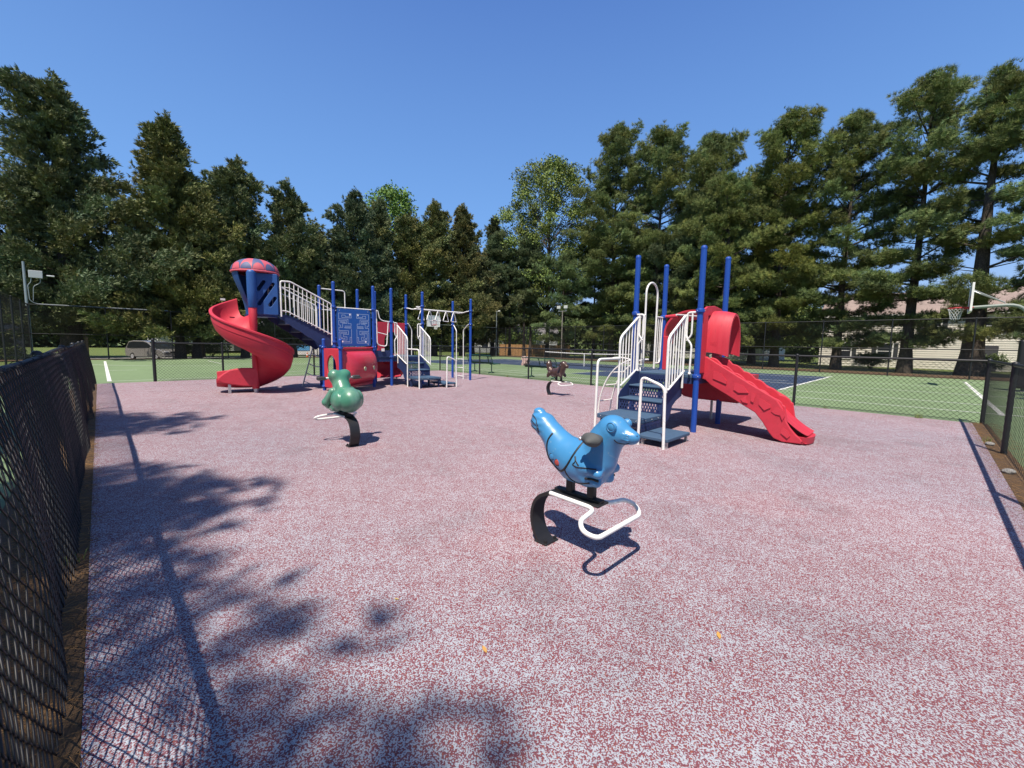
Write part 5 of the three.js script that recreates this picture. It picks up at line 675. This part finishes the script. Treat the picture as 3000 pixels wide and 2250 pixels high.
house('grey clapboard house seen through the tall fence at the left edge', [-12.2, -0.3, -53], 0.5, 13, 9, 5.4, { wall: [0.26, 0.28, 0.30], roof: [1.0, 1.0, 1.05], rise: 2.2, win: [[-3.5, 1.7, 1.0, 1.5], [0, 1.7, 1.0, 1.5], [3.6, 1.7, 1.0, 1.5], [-3.5, 4.0, 1.0, 1.3], [0.5, 4.0, 1.0, 1.3], [3.6, 4.0, 1.0, 1.3]], door: 1.8 });
house('pale grey house behind the wooden privacy fence', [58, -0.3, -58], -0.75, 16, 9, 3.6, { wall: [0.40, 0.42, 0.44], roof: [0.9, 0.85, 0.8], rise: 2.2, win: [[-5.5, 1.7, 1.2, 1.3], [-1.5, 1.7, 1.2, 1.3], [3, 1.7, 1.4, 1.3], [6, 1.7, 1.1, 1.3]], door: 1.0 });
house('white house glimpsed through the trunks right of the net', [66, -0.3, -24], -PI / 2 - 0.1, 18, 9, 3.2, { wall: [0.58, 0.58, 0.55], roof: [1.1, 1.05, 1.0], rise: 2.0, win: [[-6, 1.6, 1.3, 1.2], [-1, 1.6, 1.6, 1.2], [4, 1.6, 1.3, 1.2], [7, 1.6, 1.0, 1.2]], door: 2.0 });
{ // wooden privacy fence
  const a = [44.5, 47.5], b = [53.5, 40.5], t = thing('wooden_fence', 'tan wooden privacy fence behind the tree trunks', 'fence', [a[0], -0.5, -a[1]]); const len = Math.hypot(b[0] - a[0], b[1] - a[1]), dx = (b[0] - a[0]) / len, dz = -(b[1] - a[1]) / len; const r = RNG(31), mats = [0, 1, 2].map(k => std([0.36 + 0.05 * k, 0.20 + 0.03 * k, 0.075 + 0.02 * k], { roughness: 0.85 })); const n = Math.floor(len / 0.16), ry = Math.atan2(-dz, dx);
  for (let i = 0; i < n; i++) { const s = i * 0.16, h = 1.78 + 0.03 * r(); part('fence_board', T(bx(0.145, h, 0.02, 0, h / 2, 0), dx * s, 0, dz * s, 0, ry, 0), mats[i % 3], t); }
  for (const y of [0.4, 1.5]) part('fence_rail', T(bx(len, 0.09, 0.04, len / 2, y, -0.03), 0, 0, 0, 0, ry, 0), mats[0], t);
}
{ const t = thing('utility_pole', 'grey wooden utility pole beside the street behind the minivan', 'utility pole', [-0.9, -0.7, -56]); part('pole', cyl(0.11, 0.16, 8, 0, 4, 0, 10), std([0.16, 0.13, 0.10], { roughness: 0.95 }), t); part('cross_arm', bx(2.2, 0.12, 0.1, 0, 7.4, 0.12), std([0.16, 0.13, 0.10]), t); }

// ------------------------------------------------------------------ trees
const bladeTuft = (seed, n, subs, spread, len, wid, up, folded) => { const r = RNG(seed), pos = []; const tri = (a, b, c) => pos.push(a.x, a.y, a.z, b.x, b.y, b.z, c.x, c.y, c.z); for (let q = 0; q < subs; q++) { const o0 = V((r() - 0.5) * spread, (r() - 0.5) * spread * 0.7, -0.35 + 0.8 * r()); for (let k = 0; k < n; k++) { const az = r() * 2 * PI, sp = 0.25 + up * r(), d = V(Math.cos(az) * sp, Math.sin(az) * sp + 0.15, 1).normalize(), s = V(r() - 0.5, r() - 0.5, r() - 0.5).cross(d).normalize(), l = len * (0.65 + 0.45 * r()), o = o0.clone().addScaledVector(d, r() * 0.1), w = wid * (0.7 + 0.6 * r()), e = o.clone().addScaledVector(d, l); if (folded) { const m = o.clone().addScaledVector(d, l * 0.45); tri(o, m.clone().addScaledVector(s, w), e); tri(o, e, m.clone().addScaledVector(s, -w)); } else tri(o.clone().addScaledVector(s, w), e, o.clone().addScaledVector(s, -w)); } } const g = new THREE.BufferGeometry(); g.setAttribute('position', new THREE.Float32BufferAttribute(pos, 3)); g.computeVertexNormals(); return g; };
const tuftCedar = bladeTuft(77, 9, 5, 0.75, 0.46, 0.040, 0.65, true), tuftPine = bladeTuft(78, 16, 4, 0.95, 0.52, 0.020, 1.1, false);
const tuftLeaf = (() => { const r = RNG(79), pos = []; const tri = (a, b, c) => pos.push(a.x, a.y, a.z, b.x, b.y, b.z, c.x, c.y, c.z); for (let k = 0; k < 9; k++) { const c = V(r() - 0.5, r() - 0.5, r() - 0.5).multiplyScalar(1.1), d = V(r() - 0.5, r() * 0.4 - 0.4, r() - 0.5).normalize(), s = V(r() - 0.5, r() - 0.5, r() - 0.5).cross(d).normalize(), l = 0.34, w = 0.12; const a = c.clone().addScaledVector(d, -l / 2), e = c.clone().addScaledVector(d, l / 2); tri(a, c.clone().addScaledVector(s, w), e); tri(a, e, c.clone().addScaledVector(s, -w)); } const g = new THREE.BufferGeometry(); g.setAttribute('position', new THREE.Float32BufferAttribute(pos, 3)); g.computeVertexNormals(); return g; })();
function crown(parent, tuft, mat, list) { // list: {p, d, s, c}
  const im = new THREE.InstancedMesh(tuft, mat, list.length), m = new THREE.Matrix4(), q = new THREE.Quaternion(), q2 = new THREE.Quaternion(), z = V(0, 0, 1), c = new THREE.Color();
  list.forEach((e, i) => { q.setFromUnitVectors(z, e.d); q2.setFromAxisAngle(z, e.r); q.multiply(q2); m.compose(e.p, q, V(e.s, e.s, e.s)); im.setMatrixAt(i, m); im.setColorAt(i, c.setRGB(...e.c)); }); im.name = 'crown'; im.userData.kind = 'stuff'; sh(im); parent.add(im); return im;
}
function trunkGeo(h, r0, r1, seed, lean = 0, sides = 10) { const r = RNG(seed), pts = []; const ph = r() * 6; for (let i = 0; i <= 10; i++) { const u = i / 10; pts.push(V(lean * u * h + 0.12 * Math.sin(u * 5 + ph) * u, u * h - 0.25, 0.12 * Math.cos(u * 4 + ph) * u)); } return tube(pts, u => lerp(r0 * (1 + 0.35 * Math.exp(-u * 25)), r1, Math.pow(u, 0.85)), sides); }
const vary = (r, base, amt) => { const k = 1 + (r() - 0.5) * 2 * amt, h = (r() - 0.5) * 0.22; return [base[0] * k * (1 + h), base[1] * k, base[2] * k * (1 - h)]; };
function cedar(X, Z, h, R, seed, label, o = {}) {
  const r = RNG(seed), gy = terrainY(X, Z), t = thing('cedar_tree', label, 'tree', [X, gy, -Z], 0, o.group || 'cedars in the row behind the tall fence'); const base = o.base ?? 1.7, col = o.col || [0.050, 0.066, 0.026];
  part('trunk', trunkGeo(h * 0.93, o.tr || 0.30, 0.03, seed, o.lean || 0), M.bark, t);
  const list = [], limbs = []; const NB = o.nb || 150; const leaders = o.leaders || 2; const tops = Array.from({ length: leaders }, (_, k) => [k ? (r() - 0.5) * R * 0.75 : 0, k ? h * (0.84 + 0.12 * r()) : h, k ? (r() - 0.5) * R * 0.5 : 0]);
  const lumps = Array.from({ length: 12 }, () => [r() * 2 * PI, r(), 0.5 + r()]);
  for (let b = 0; b < NB; b++) {
    const u = Math.pow((b + r()) / NB, 0.92), y = lerp(base, h * 0.985, u), az = b * 2.399 + (r() - 0.5) * 0.9; const prof = 1.12 * Math.pow(1 - u, 0.86) * (0.70 + 0.30 * Math.min(1, u * 7)) * 1.06 + 0.03; let lm = 0.66; for (const l of lumps) lm += 0.34 * l[2] * Math.exp(-(((Math.cos(az - l[0]) - 1) / 0.35) ** 2)) * Math.exp(-(((u - l[1]) / 0.12) ** 2)); const len = Math.max(0.25, R * prof * lm * (0.45 + 0.85 * r()));
    const T0 = tops[u > 0.6 ? b % leaders : 0]; const off = u > 0.55 ? (u - 0.55) / 0.45 : 0; const bx0 = T0[0] * off, bz0 = T0[2] * off; const rise = lerp(-0.28, 0.8, Math.pow(u, 0.8)) + (r() - 0.5) * 0.25, dx = Math.cos(az), dz = Math.sin(az);
    const pt = s => V(bx0 + dx * len * s, Math.min(y, T0[1]) + len * (rise * s * 0.6 + 0.22 * s * s - (1 - u) * 0.10 * s), bz0 + dz * len * s); if (len > 0.9 && b % 2 === 0) limbs.push(tube([pt(0), pt(0.5), pt(0.92)], q => 0.035 * (1 - q) + 0.006, 4, false));
    const n = Math.round(8 + len * 9); const cb = vary(r, col, 0.20);
    for (let k = 0; k < n; k++) { const s = 0.16 + 0.90 * Math.pow(r(), 0.62), p = pt(s), sp = len * 0.15 * (1.15 - s * 0.6) + 0.10; p.x += (r() - 0.5) * 2 * sp; p.y += (r() - 0.5) * 1.1 * sp; p.z += (r() - 0.5) * 2 * sp; const d = V(dx + (r() - 0.5) * 1.1, 0.45 + (r() - 0.4) * 1.0, dz + (r() - 0.5) * 1.1).normalize(); list.push({ p, d, r: r() * 6.28, s: (0.42 + 0.30 * r()) * (o.ts || 1), c: vary(r, cb, 0.30) }); }
  }
  for (const T0 of tops) for (let k = 0; k < 22; k++) { const q = r(), p = V(T0[0] + (r() - 0.5) * 0.55 * (1 - q), T0[1] - 1.6 + 1.9 * q, T0[2] + (r() - 0.5) * 0.5 * (1 - q)); list.push({ p, d: V((r() - 0.5) * 0.9, 1, (r() - 0.5) * 0.9).normalize(), r: r() * 6, s: 0.4, c: vary(r, col, 0.2) }); }
  if (limbs.length) part('limbs', limbs, M.bark, t); crown(t, tuftCedar, M.needle, list); return t;
}
function pine(X, Z, h, R, seed, label, o = {}) {
  const r = RNG(seed), gy = terrainY(X, Z), t = thing('pine_tree', label, 'tree', [X, gy, -Z], 0, o.group || 'pines in the row behind the right hand fence'); const base = o.base ?? 3, col = o.col || [0.155, 0.195, 0.060];
  part('trunk', trunkGeo(h * 0.95, o.tr || 0.34, 0.035, seed, o.lean || 0), M.bark, t); const list = [], limbs = []; const tiers = Math.round((h - base) / (1.18 * (o.gap || 0.95)));
  for (let k = 0; k < tiers; k++) {
    const u = k / (tiers - 1), y0 = lerp(base, h * 0.97, u), nb = 4 + Math.floor(r() * 3); const prof = (0.60 + 0.55 * Math.sin(Math.min(1, u * 1.25) * PI * 0.62)) * Math.pow(1 - u, 0.48) + 0.05; const ph = r() * 6.28;
    for (let b = 0; b < nb; b++) {
      const az = ph + b * 2 * PI / nb + (r() - 0.5) * 0.8, len = Math.max(0.5, R * prof * (0.55 + 0.75 * r())), rise = lerp(-0.02, 0.85, Math.pow(u, 1.4)) + (r() - 0.4) * 0.30, y = y0 + (r() - 0.5) * 0.7, dx = Math.cos(az), dz = Math.sin(az), lx = (o.lean || 0) * y; if (o.skip && r() < o.skip && u < 0.55) { limbs.push(tube([V(lx, y, 0), V(lx + dx * len * 0.4, y + len * 0.1, dz * len * 0.4), V(lx + dx * len * 0.7, y + len * (0.12 + 0.1 * r()), dz * len * 0.7)], q => 0.035 * (1 - q) + 0.006, 4, false)); continue; }
      const pt = s => V(lx + dx * len * s, y + len * (rise * s + 0.10 * s * s), dz * len * s); limbs.push(tube([pt(0), pt(0.35), pt(0.7), pt(0.95)], q => (0.03 + 0.012 * len) * (1 - q) + 0.006, 4, false)); const cb = vary(r, col, 0.24);
      const subs = 3 + Math.round(len * 2.4); for (let j = 0; j < subs; j++) { const s = 0.34 + 0.66 * Math.pow((j + r()) / subs, 0.8), c = pt(s), side = (r() - 0.5) * len * 0.75 * (1.15 - s * 0.8); c.x += -dz * side; c.z += dx * side; c.y += (r() - 0.35) * 0.22; const n = 8 + Math.floor(r() * 6), cr = 0.30 + 0.24 * r(); for (let q = 0; q < n; q++) { const p = c.clone().add(V((r() - 0.5) * 2.5 * cr, (r() - 0.4) * 0.85 * cr, (r() - 0.5) * 2.5 * cr)); const d = V(dx * 0.9 + (r() - 0.5) * 1.3, 0.55 + (r() - 0.4) * 0.8, dz * 0.9 + (r() - 0.5) * 1.3).normalize(); list.push({ p, d, r: r() * 6.28, s: (0.40 + 0.22 * r()) * (o.ts || 1), c: vary(r, cb, 0.32) }); } }
    }
  }
  for (let k = 0; k < 6; k++) { const a = k * 1.1 + r(), rr = k ? R * 0.22 * (0.4 + r()) : 0, hh = k ? h * (0.93 + 0.07 * r()) : h * 1.02; for (let j = 0; j < 9; j++) { const q = j / 8; list.push({ p: V((o.lean || 0) * h + Math.cos(a) * rr * (1 + 0.3 * q), hh - 1.9 + 2.0 * q, Math.sin(a) * rr * (1 + 0.3 * q)), d: V((r() - 0.5) * 0.7, 1, (r() - 0.5) * 0.7).normalize(), r: r() * 6, s: 0.46 - 0.14 * q, c: vary(r, col, 0.2) }); } limbs.push(tube([V((o.lean || 0) * h, hh - 3.2, 0), V((o.lean || 0) * h + Math.cos(a) * rr, hh - 1.6, Math.sin(a) * rr), V((o.lean || 0) * h + Math.cos(a) * rr * 1.3, hh, Math.sin(a) * rr * 1.3)], 0.02, 4, false)); }
  part('limbs', limbs, M.bark, t); crown(t, tuftPine, M.needle, list); return t;
}
function leafTree(X, Z, h, R, base, seed, label, o = {}) {
  const r = RNG(seed), gy = terrainY(X, Z), t = thing('leafy_tree', label, 'tree', [X, gy, -Z], 0, o.group); part('trunk', trunkGeo(h * 0.8, o.tr || 0.22, 0.05, seed, 0), M.bark, t); const list = [], limbs = [], col = o.col || [0.150, 0.215, 0.030]; const NB = o.nb || 70;
  for (let b = 0; b < NB; b++) { const u = (b + r()) / NB, y = lerp(base, h, u), az = b * 2.399 + r(), prof = Math.sqrt(Math.max(0.03, 1 - Math.pow(2 * (u * 0.93) - 0.86, 2))), len = R * prof * (0.45 + 0.65 * r()), c = V(Math.cos(az) * len, y, Math.sin(az) * len); const y0 = Math.max(base * 0.7, y - len * 1.1); limbs.push(tube([V(0, y0, 0), V(c.x * 0.45, lerp(y0, y, 0.5), c.z * 0.45), c], q => 0.06 * (1 - q) + 0.008, 5, false)); const n = 30 + Math.floor(30 * r()), cr = (o.cr || 1) * (0.7 + 0.6 * r()), cb = vary(r, col, 0.22); for (let k = 0; k < n; k++) { const v = V(r() - 0.5, r() - 0.5, r() - 0.5).normalize().multiplyScalar(cr * Math.pow(r(), 0.5)); list.push({ p: c.clone().add(V(v.x * 1.2, v.y * 0.8, v.z * 1.2)), d: V(r() - 0.5, r() - 0.5, r() - 0.5).normalize(), r: r() * 6, s: (0.55 + 0.35 * r()) * (o.ts || 1), c: vary(r, cb, 0.2) }); } }
  part('limbs', limbs, M.bark, t); crown(t, tuftLeaf, M.leaf, list); return t;
}
const OL = [0.155, 0.168, 0.054], BG = [0.128, 0.156, 0.068], DK = [0.104, 0.122, 0.050];
cedar(-1.3, 40.0, 17.7, 5.15, 101, 'tallest cedar with a thick trunk at the left edge of the photo', { nb: 230, tr: 0.62, base: 2.1, leaders: 3, col: BG });
cedar(-6.5, 42.3, 14.3, 4.78, 102, 'dark cedar cut off by the left border behind the tall fence', { nb: 150, col: BG, base: 1.6 });
cedar(4.1, 38.1, 16.4, 4.03, 103, 'pointed olive cedar behind the gap in the far fence', { nb: 210, col: OL, base: 1.8, tr: 0.30 });
cedar(5.1, 38.4, 12.8, 3.17, 104, 'lower cedar with a slim trunk right of the pointed olive cedar', { nb: 120, col: OL, base: 1.9, tr: 0.28 });
cedar(8.1, 38.0, 14.8, 3.66, 105, 'grey green cedar above the roof of the spiral slide', { nb: 170, col: BG, tr: 0.28, base: 1.8 });
cedar(11.7, 38.3, 14.4, 3.29, 106, 'twin topped cedar right of the spiral slide roof', { nb: 160, leaders: 3, col: BG, base: 1.4 });
cedar(14.6, 39.6, 11.2, 3.60, 107, 'short dark cedar in the dip of the treeline', { nb: 110, col: DK, base: 1.2 });
cedar(17.3, 38.2, 15.0, 4.32, 108, 'bluish cedar above the maze panel', { nb: 180, col: [0.108, 0.145, 0.076], base: 1.3 });
cedar(20.0, 38.8, 15.0, 3.32, 109, 'narrow cedar right of the bluish cedar', { nb: 130, leaders: 1, col: BG, base: 1.3 });
cedar(22.9, 38.0, 14.0, 3.88, 110, 'brownish cedar over the overhead ladder', { nb: 160, col: OL, base: 1.4 });
cedar(26.0, 38.3, 16.3, 4.46, 111, 'olive cedar with a spiky top above the overhead ladder', { nb: 190, leaders: 2, col: OL, base: 1.6 });
cedar(29.6, 38.0, 16.7, 4.32, 112, 'brown green cedar at the right end of the cedar row', { nb: 190, col: [0.142, 0.147, 0.056], base: 1.8 });
cedar(32.3, 39.4, 13.0, 3.46, 113, 'dark cedar low behind the end of the cedar row', { nb: 120, col: DK, base: 1.8 });
cedar(35.6, 39.4, 17.0, 2.88, 114, 'slim dark cedar left of the bright leafy tree', { nb: 130, leaders: 1, col: DK, base: 2.6 });
leafTree(25.2, 46, 19.6, 3.6, 8, 120, 'bright green leafy tree peeking over the cedar row', { col: [0.12, 0.21, 0.03], nb: 50 });
leafTree(41.0, 34.9, 23.8, 5.8, 7.0, 121, 'tall bright yellow green leafy tree between cedars and pines', { nb: 135, tr: 0.28, ts: 0.85, col: [0.135, 0.178, 0.034] });
pine(42.5, 26.4, 25.6, 5.2, 130, 'tallest dense pine right of the bright leafy tree', { base: 2.5, gap: 0.85 });
pine(38.6, 30.4, 11.5, 3.4, 131, 'pine with low boughs behind the twin floodlights', { base: 2.3, col: [0.129, 0.183, 0.067] });
pine(42.0, 20.8, 23.4, 4.6, 132, 'dense pine above the left post of the small play structure', { base: 2.2, gap: 0.85 });
pine(41.5, 15.6, 20.9, 4.4, 133, 'pine with upright shoots above the right post of the small play structure', { base: 1.9, gap: 0.85 });
pine(37.5, 12.6, 15.0, 3.8, 134, 'shorter pine in front behind the red slide hood', { base: 1.6, col: [0.143, 0.188, 0.052] });
pine(41.5, 9.5, 20.6, 4.3, 135, 'yellowish pine right of the red slide hood', { base: 1.7, col: [0.160, 0.195, 0.047], gap: 0.85 });
pine(42.3, 5.3, 19.4, 3.9, 136, 'pine with wispy top between the yellowish pine and the bare trunked pine', { base: 1.9 });
pine(41.0, 1.2, 19.8, 4.0, 137, 'tall open pine with a visible bare trunk', { base: 2.2, gap: 1.15, skip: 0.35, tr: 0.40 });
pine(39.2, -1.9, 18.2, 4.0, 138, 'leaning thick trunked pine behind the right basketball hoop', { base: 2.3, gap: 1.1, skip: 0.35, tr: 0.62, lean: 0.03 });
pine(38.6, -6.2, 17.5, 4.2, 139, 'pine at the right border of the photo', { base: 2.2 });
pine(48, 13, 18.5, 4.4, 147, 'pine in the second row behind the yellowish pine', { base: 1.8 });
pine(48.5, 18.5, 19, 4.4, 148, 'pine in the second row behind the upright shoots pine', { base: 1.8 });
// slim pines between cedars and pines, their shade partly put into a darker needle colour
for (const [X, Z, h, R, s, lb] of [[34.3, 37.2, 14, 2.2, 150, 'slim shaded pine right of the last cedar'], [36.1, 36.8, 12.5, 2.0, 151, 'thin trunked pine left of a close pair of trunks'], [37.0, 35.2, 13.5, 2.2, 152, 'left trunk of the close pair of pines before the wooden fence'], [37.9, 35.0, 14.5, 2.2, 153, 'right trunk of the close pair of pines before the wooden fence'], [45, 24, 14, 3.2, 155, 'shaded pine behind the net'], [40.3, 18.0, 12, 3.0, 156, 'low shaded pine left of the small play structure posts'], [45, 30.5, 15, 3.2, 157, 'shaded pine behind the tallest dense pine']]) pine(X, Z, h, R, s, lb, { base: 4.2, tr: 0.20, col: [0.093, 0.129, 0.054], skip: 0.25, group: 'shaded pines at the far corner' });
for (const [X, Z, h, R, s, lb] of [[7.9, 52.5 + 3, 11, 4, 160, 'leafy tree across the street left of the spiral slide'], [-2.5, 58, 9, 3.6, 161, 'leafy tree across the street behind the thick cedar trunk'], [20, 62, 12, 4.5, 162, 'leafy tree across the street behind the maze panel'], [34, 58, 12, 4.5, 163, 'leafy tree across the street behind the overhead ladder'], [-9, 62, 11, 4.5, 164, 'leafy tree beside the grey clapboard house'], [52, 52, 13, 5, 165, 'leafy tree behind the wooden privacy fence'], [60, 34, 13, 5, 166, 'leafy tree far behind the net'], [62, 14, 13, 5, 167, 'leafy tree far behind the red slide hood']]) leafTree(X, Z, h, R, 2.4, s, lb, { col: [0.10, 0.15, 0.028], nb: 55, group: 'leafy trees beyond the streets', cr: 1.3 });
// trees outside the frame that shade the left of the yard and the right hand court
for (const [X, Z, h, R, sd, lb] of [[-6.5, 6.4, 12.8, 2.7, 170, 'pine outside the left border shading the far part of the yard edge'], [-5.9, 2.0, 12.0, 2.6, 171, 'pine outside the left border shading the yard beside the near fence'], [-6.1, -2.0, 12.0, 2.5, 173, 'pine outside the lower left border shading the near ground'], [-7.6, 0.0, 11.0, 2.6, 174, 'pine outside the left border shading the foot of the near fence'], [-7.6, 4.4, 11.0, 2.6, 175, 'pine outside the left border shading the strip behind the near fence']]) pine(X, Z, h, R, sd, lb, { base: 3.0, gap: 0.95, skip: 0.2, ts: 0.85, group: 'pines outside the frame' });
pine(16.6, -6.6, 12.5, 3.0, 172, 'pine outside the right border that shades the green court', { base: 4.0, group: 'pines outside the frame' });
{ // far-off woods closing the view
  const r = RNG(55), list = []; for (let k = 0; k < 26000; k++) { const b = lerp(-14, 104, r()) * D2R, d = 92 + 22 * r(), h = (7 + 5 * fbm(b * 9, 3, 21)) * Math.pow(r(), 0.7); list.push({ p: V(Math.sin(b) * d, h - 0.4, -Math.cos(b) * d), d: V(r() - 0.5, r() - 0.2, r() - 0.5).normalize(), r: r() * 6, s: 1.5 + r(), c: vary(r, [0.075, 0.105, 0.03], 0.3) }); }
  const g = new THREE.Group(); const im = crown(g, tuftLeaf, M.leaf, list); im.removeFromParent(); im.name = 'distant_woods'; im.userData = { label: 'far-off woods closing the view behind houses and trees', category: 'woods', kind: 'stuff' }; scene.add(im);
}
// shrubs on the far side of the street
function shrub(X, Z, h, R, seed, label) { const r = RNG(seed), t = thing('shrub', label, 'shrub', [X, terrainY(X, Z), -Z], 0, 'shrubs beyond the street'), list = []; part('stems', Array.from({ length: 7 }, (_, k) => { const a = k * 0.9; return tube([V(0, -0.05, 0), V(Math.cos(a) * R * 0.6, h * 0.7, Math.sin(a) * R * 0.6)], 0.02, 4, false); }), M.bark, t).userData.kind = 'stuff'; const lobes = Array.from({ length: 6 }, () => V((r() - 0.5) * R * 1.2, h * (0.4 + 0.3 * r()), (r() - 0.5) * R * 1.2)); for (let k = 0; k < 420; k++) { const c = lobes[k % 6], v = V(r() - 0.5, r() - 0.5, r() - 0.5).normalize().multiplyScalar(Math.pow(r(), 0.4)); list.push({ p: V(c.x + v.x * R * 0.6, Math.max(0.1, c.y + v.y * h * 0.42), c.z + v.z * R * 0.6), d: V(v.x, v.y + 0.2, v.z).normalize(), r: r() * 6, s: 0.34, c: vary(r, [0.085, 0.13, 0.03], 0.25) }); } crown(t, tuftLeaf, M.leaf, list).name = 'foliage'; }
shrub(6.6, 58, 1.5, 1.3, 180, 'round shrub right of the minivan across the street'); shrub(9.2, 58.5, 1.8, 1.6, 181, 'larger shrub left of the spiral slide across the street'); shrub(-5.5, 50, 1.6, 1.4, 182, 'shrub at the left behind the fence corner'); shrub(47, 3.5, 1.3, 1.2, 183, 'shrub before the white clapboard house'); shrub(48.5, -3, 1.4, 1.3, 184, 'shrub right of the bare trunked pine'); shrub(51.5, 9.5, 1.5, 1.6, 185, 'shrub at the left corner of the white clapboard house');

// ------------------------------------------------------------------ litter, stones and weeds
{
  const r = RNG(9), list = []; const mk = (n, f) => { for (let i = 0; i < n; i++) list.push(f()); };
  mk(5200, () => { const Z = -1.3 + Math.pow(r(), 1.5) * 13; return [-0.52 + 0.42 * r() + (r() < 0.04 ? 0.12 * r() : 0), 0.002 + 0.022 * r(), Z]; }); mk(1500, () => [0 + 12 * r(), 0.002 + 0.02 * r(), -1.05 + 0.42 * r()]);
  const g = tube([V(-0.045, 0, 0), V(-0.01, 0.004, 0.002), V(0.045, 0, -0.006)], 0.0009, 3, false), im = new THREE.InstancedMesh(g, std([1, 1, 1], { roughness: 0.9 }), list.length), m = new THREE.Matrix4(), c = new THREE.Color();
  list.forEach((p, i) => { m.makeRotationFromEuler(new THREE.Euler((r() - 0.5) * 0.5, r() * 6.28, (r() - 0.5) * 0.5)); const s = 0.7 + 0.7 * r(); m.scale(V(s, s, s)); m.setPosition(p[0], p[1], -p[2]); im.setMatrixAt(i, m); const k = 0.5 + 0.9 * r(); im.setColorAt(i, c.setRGB(0.26 * k, 0.145 * k, 0.055 * k)); }); im.name = 'pine_straw'; im.userData = { label: 'dry brown pine straw gathered along the fence foot', category: 'pine straw', kind: 'stuff' }; sh(im); scene.add(im);
  const stone = (X, Z, s, seed, label, col = [0.30, 0.29, 0.27]) => { const q = RNG(seed), gg = new THREE.IcosahedronGeometry(s, 2), p = gg.attributes.position; for (let i = 0; i < p.count; i++) { const v = V(p.getX(i), p.getY(i), p.getZ(i)), k = 0.8 + 0.4 * fbm(v.x / s * 1.3 + seed, v.y / s * 1.3 + v.z / s, seed, 3); p.setXYZ(i, v.x * k * 1.2, v.y * k * 0.62, v.z * k); } gg.computeVertexNormals(); solo('stone', gg, std(col, { roughness: 0.95, map: courtTex }), label, 'stone', [X, s * 0.35, -Z], 'stones along the fence foot'); };
  stone(-0.22, 0.93, 0.052, 3, 'pale stone at the bottom left in the pine straw'); stone(-0.40, 1.5, 0.04, 4, 'grey stone behind the near wire fence'); stone(9.3, -0.74, 0.05, 5, 'grey stone at the foot of the right fence'); stone(7.3, -0.75, 0.055, 7, 'stone nearest the right border under the fence');
  const leaf = (X, Z, len, rot, col, label) => { const gg = grid(8, 2, (u, v) => { const w = 0.16 * len * Math.sin(u * PI) + 0.0006; return V((u - 0.5) * len, 0.004 + 0.012 * Math.sin(u * PI * 0.9) * len * 8 * 0.12 + 0.002 * Math.abs(v - 0.5), (v - 0.5) * 2 * w); }); solo('dry_leaf', gg, std(col, { roughness: 0.8, side: THREE.DoubleSide }), label, 'leaf', [X, 0.001, -Z]).rotation.y = rot; };
  leaf(2.02, 0.60, 0.055, 0.5, [0.50, 0.26, 0.06], 'tan dry leaf on the rubber surface at the lower right'); leaf(1.83, 0.57, 0.03, 0.2, [0.02, 0.02, 0.022], 'small dark leaf scrap beside the tan leaf'); leaf(1.15, 1.30, 0.05, 1.2, [0.45, 0.25, 0.07], 'tan leaf scrap near the bottom centre'); leaf(1.05, 1.9, 0.03, 2.0, [0.42, 0.30, 0.10], 'tiny tan scrap in the dappled shade');
  const weed = (X, Z, n, h, seed, label) => { const q = RNG(seed), gs = []; for (let k = 0; k < n; k++) { const a = q() * 6.28, l = h * (0.5 + 0.6 * q()), sp = 0.2 + 0.8 * q(); const w = 0.004; const P0 = s => V(Math.cos(a) * sp * l * s * s * 0.8 + (q() - 0.5) * 0.0, l * s * (1 - 0.3 * s * sp), Math.sin(a) * sp * l * s * s * 0.8); const ox = (q() - 0.5) * 0.12, oz2 = (q() - 0.5) * 0.12; gs.push(grid(4, 1, (u, v) => { const p = P0(u); return V(p.x + ox + (v - 0.5) * w * (1 - u) * Math.sin(a) * 2, p.y, p.z + oz2 - (v - 0.5) * w * (1 - u) * Math.cos(a) * 2); })); } solo('weed', gs, std([0.16, 0.20, 0.05], { roughness: 0.8, side: THREE.DoubleSide }), label, 'weed', [X, -0.01, -Z], 'weeds along the fences').userData.kind = 'stuff'; };
  weed(11.85, 0.05, 60, 0.16, 1, 'clump of grass at the right fence corner'); weed(11.96, 6.9, 24, 0.14, 2, 'weeds under the fence near the brown rider'); weed(11.96, 12.3, 24, 0.18, 3, 'weeds under the fence before the benches'); weed(9.6, -0.72, 30, 0.12, 4, 'weeds along the right fence foot'); weed(-0.2, 3.6, 30, 0.10, 5, 'weeds at the foot of the near left fence'); weed(11.97, 1.6, 16, 0.1, 6, 'small weed under the right side fence');
}

renderer.render(scene, camera);
